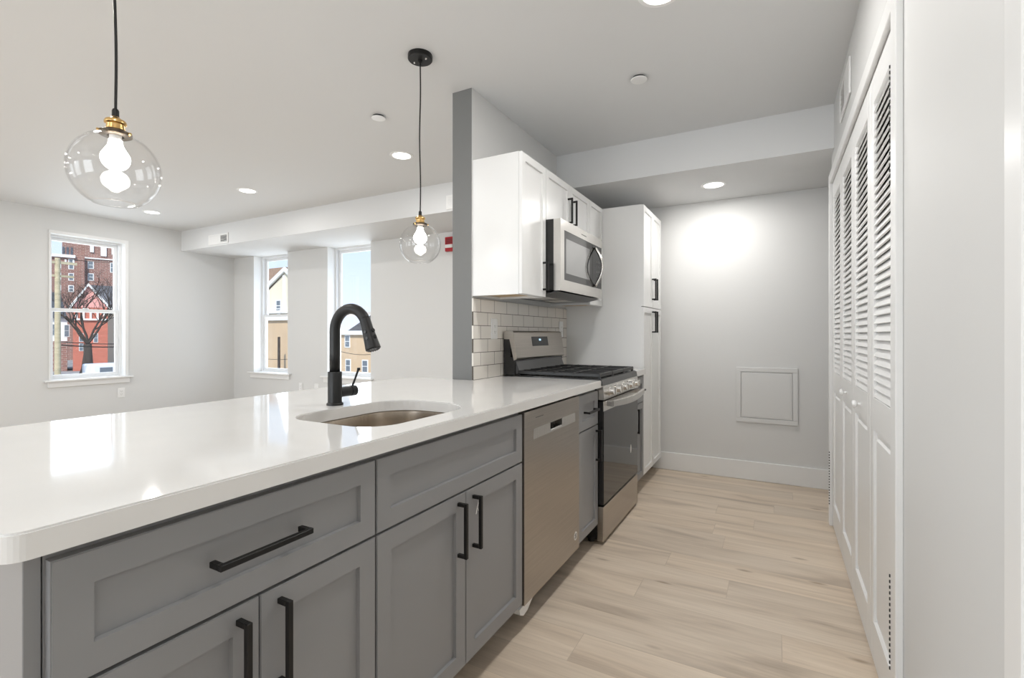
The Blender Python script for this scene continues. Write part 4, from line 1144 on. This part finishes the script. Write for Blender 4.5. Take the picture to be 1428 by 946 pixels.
bm = NB(); prism(bm, [(A_.x, A_.z), (P_.x, P_.z), (Q_.x, Q_.z), (E_.x, E_.z)], 'y', TY2, TY2 + 8); obj('roof', bm, M['slate'], t)
bm = NB(); box(bm, A_.x + .4, E_.x - .4, TY2 + .3, TY2 + 7.7, GZ, A_.z); obj('wall', bm, M['cream'], t)
A_, B_ = at_y(512, 458, TY2), at_y(518, 449, TY2); bm = NB(); box(bm, A_.x, B_.x, TY2 - .8, TY2 + 1, A_.z, B_.z); obj('dormer', bm, M['extwall'], t)
# cream gable house in window 2
t = thing('cream_house', 'cream house with brown roof and white gable trim beyond the corner window', 'house', (at_y(395, 467, 58).x, 58, GZ))
GY = 58
def gp(px, py): v = at_y(px, py, GY); return (v.x, v.z)
pk = gp(399, 379); lf = gp(366, 411); rt = gp(432, 411)
bm = NB(); prism(bm, [(lf[0] + .8, GZ), (rt[0] - .8, GZ), (rt[0] - .8, rt[1]), pk, (lf[0] + .8, lf[1])], 'y', GY, GY + 3); obj('wall', bm, M['cream'], t)
bm = NB()
for s in (lf, rt): prism(bm, [(s[0], s[1]), pk, (pk[0], pk[1] + .8), (s[0], s[1] + .8)], 'y', GY - .5, GY - .1)
obj('gable_trim', bm, M['extwall'], t)
bm = NB(); r0 = gp(350, 391)
prism(bm, [(lf[0] - .1, lf[1] + .5), (pk[0], pk[1] + .85), (r0[0], pk[1] + .85), (r0[0], lf[1] + .5)], 'y', GY - .05, GY + 3); obj('roof', bm, M['brownroof'], t)
A_, B_ = gp(385, 435), gp(392, 418); ext_window(t, GY, A_[0], B_[0], A_[1], B_[1], face='y', frame=.2)
bm = NB(); A_, B_ = gp(372, 437), gp(408, 431)
box(bm, A_[0], B_[0], GY - 2, GY - 1.9, B_[1] - .05, B_[1] + .06); box(bm, A_[0], B_[0], GY - 2.1, GY, A_[1] - .2, A_[1])
n = 16
for k in range(n + 1):
    x = A_[0] + (B_[0] - A_[0]) * k / n; box(bm, x - .03, x + .03, GY - 1.98, GY - 1.92, A_[1], B_[1])
A2 = gp(396, 437); B2 = gp(399, 384); box(bm, A2[0], A2[0] + .4, GY - .3, GY, A2[1], B2[1])
obj('balcony', bm, M['extwall'], t)
# chimney stack / dark vent pole against the tan wall
A_ = at_y(389, 513, 40); B_ = at_y(389, 470, 40)
bm = NB(); cyl(bm, (A_.x, 40, GZ), (B_.x, 40, B_.z), .17, .15, seg=12); tag(obj('wooden_post', bm, M['bark']), 'short dark pole standing in front of the tan wall', 'pole')
for q, lb in ((500, 'thin wire low across the tan wall seen in the corner window'), (493, 'thin wire across the tan wall seen behind the faucet')):
    A_, B_ = at_y(340 if q == 500 else 470, q - 4, 38), at_y(420 if q == 500 else 530, q, 38)
    bm = NB(); tube(bm, [A_.lerp(B_, f / 6) - Vector((0, 0, .3 * math.sin(PI * f / 6))) for f in range(7)], .03, 6); tag(obj('overhead_cable', bm, M['wire']), lb, 'cable')
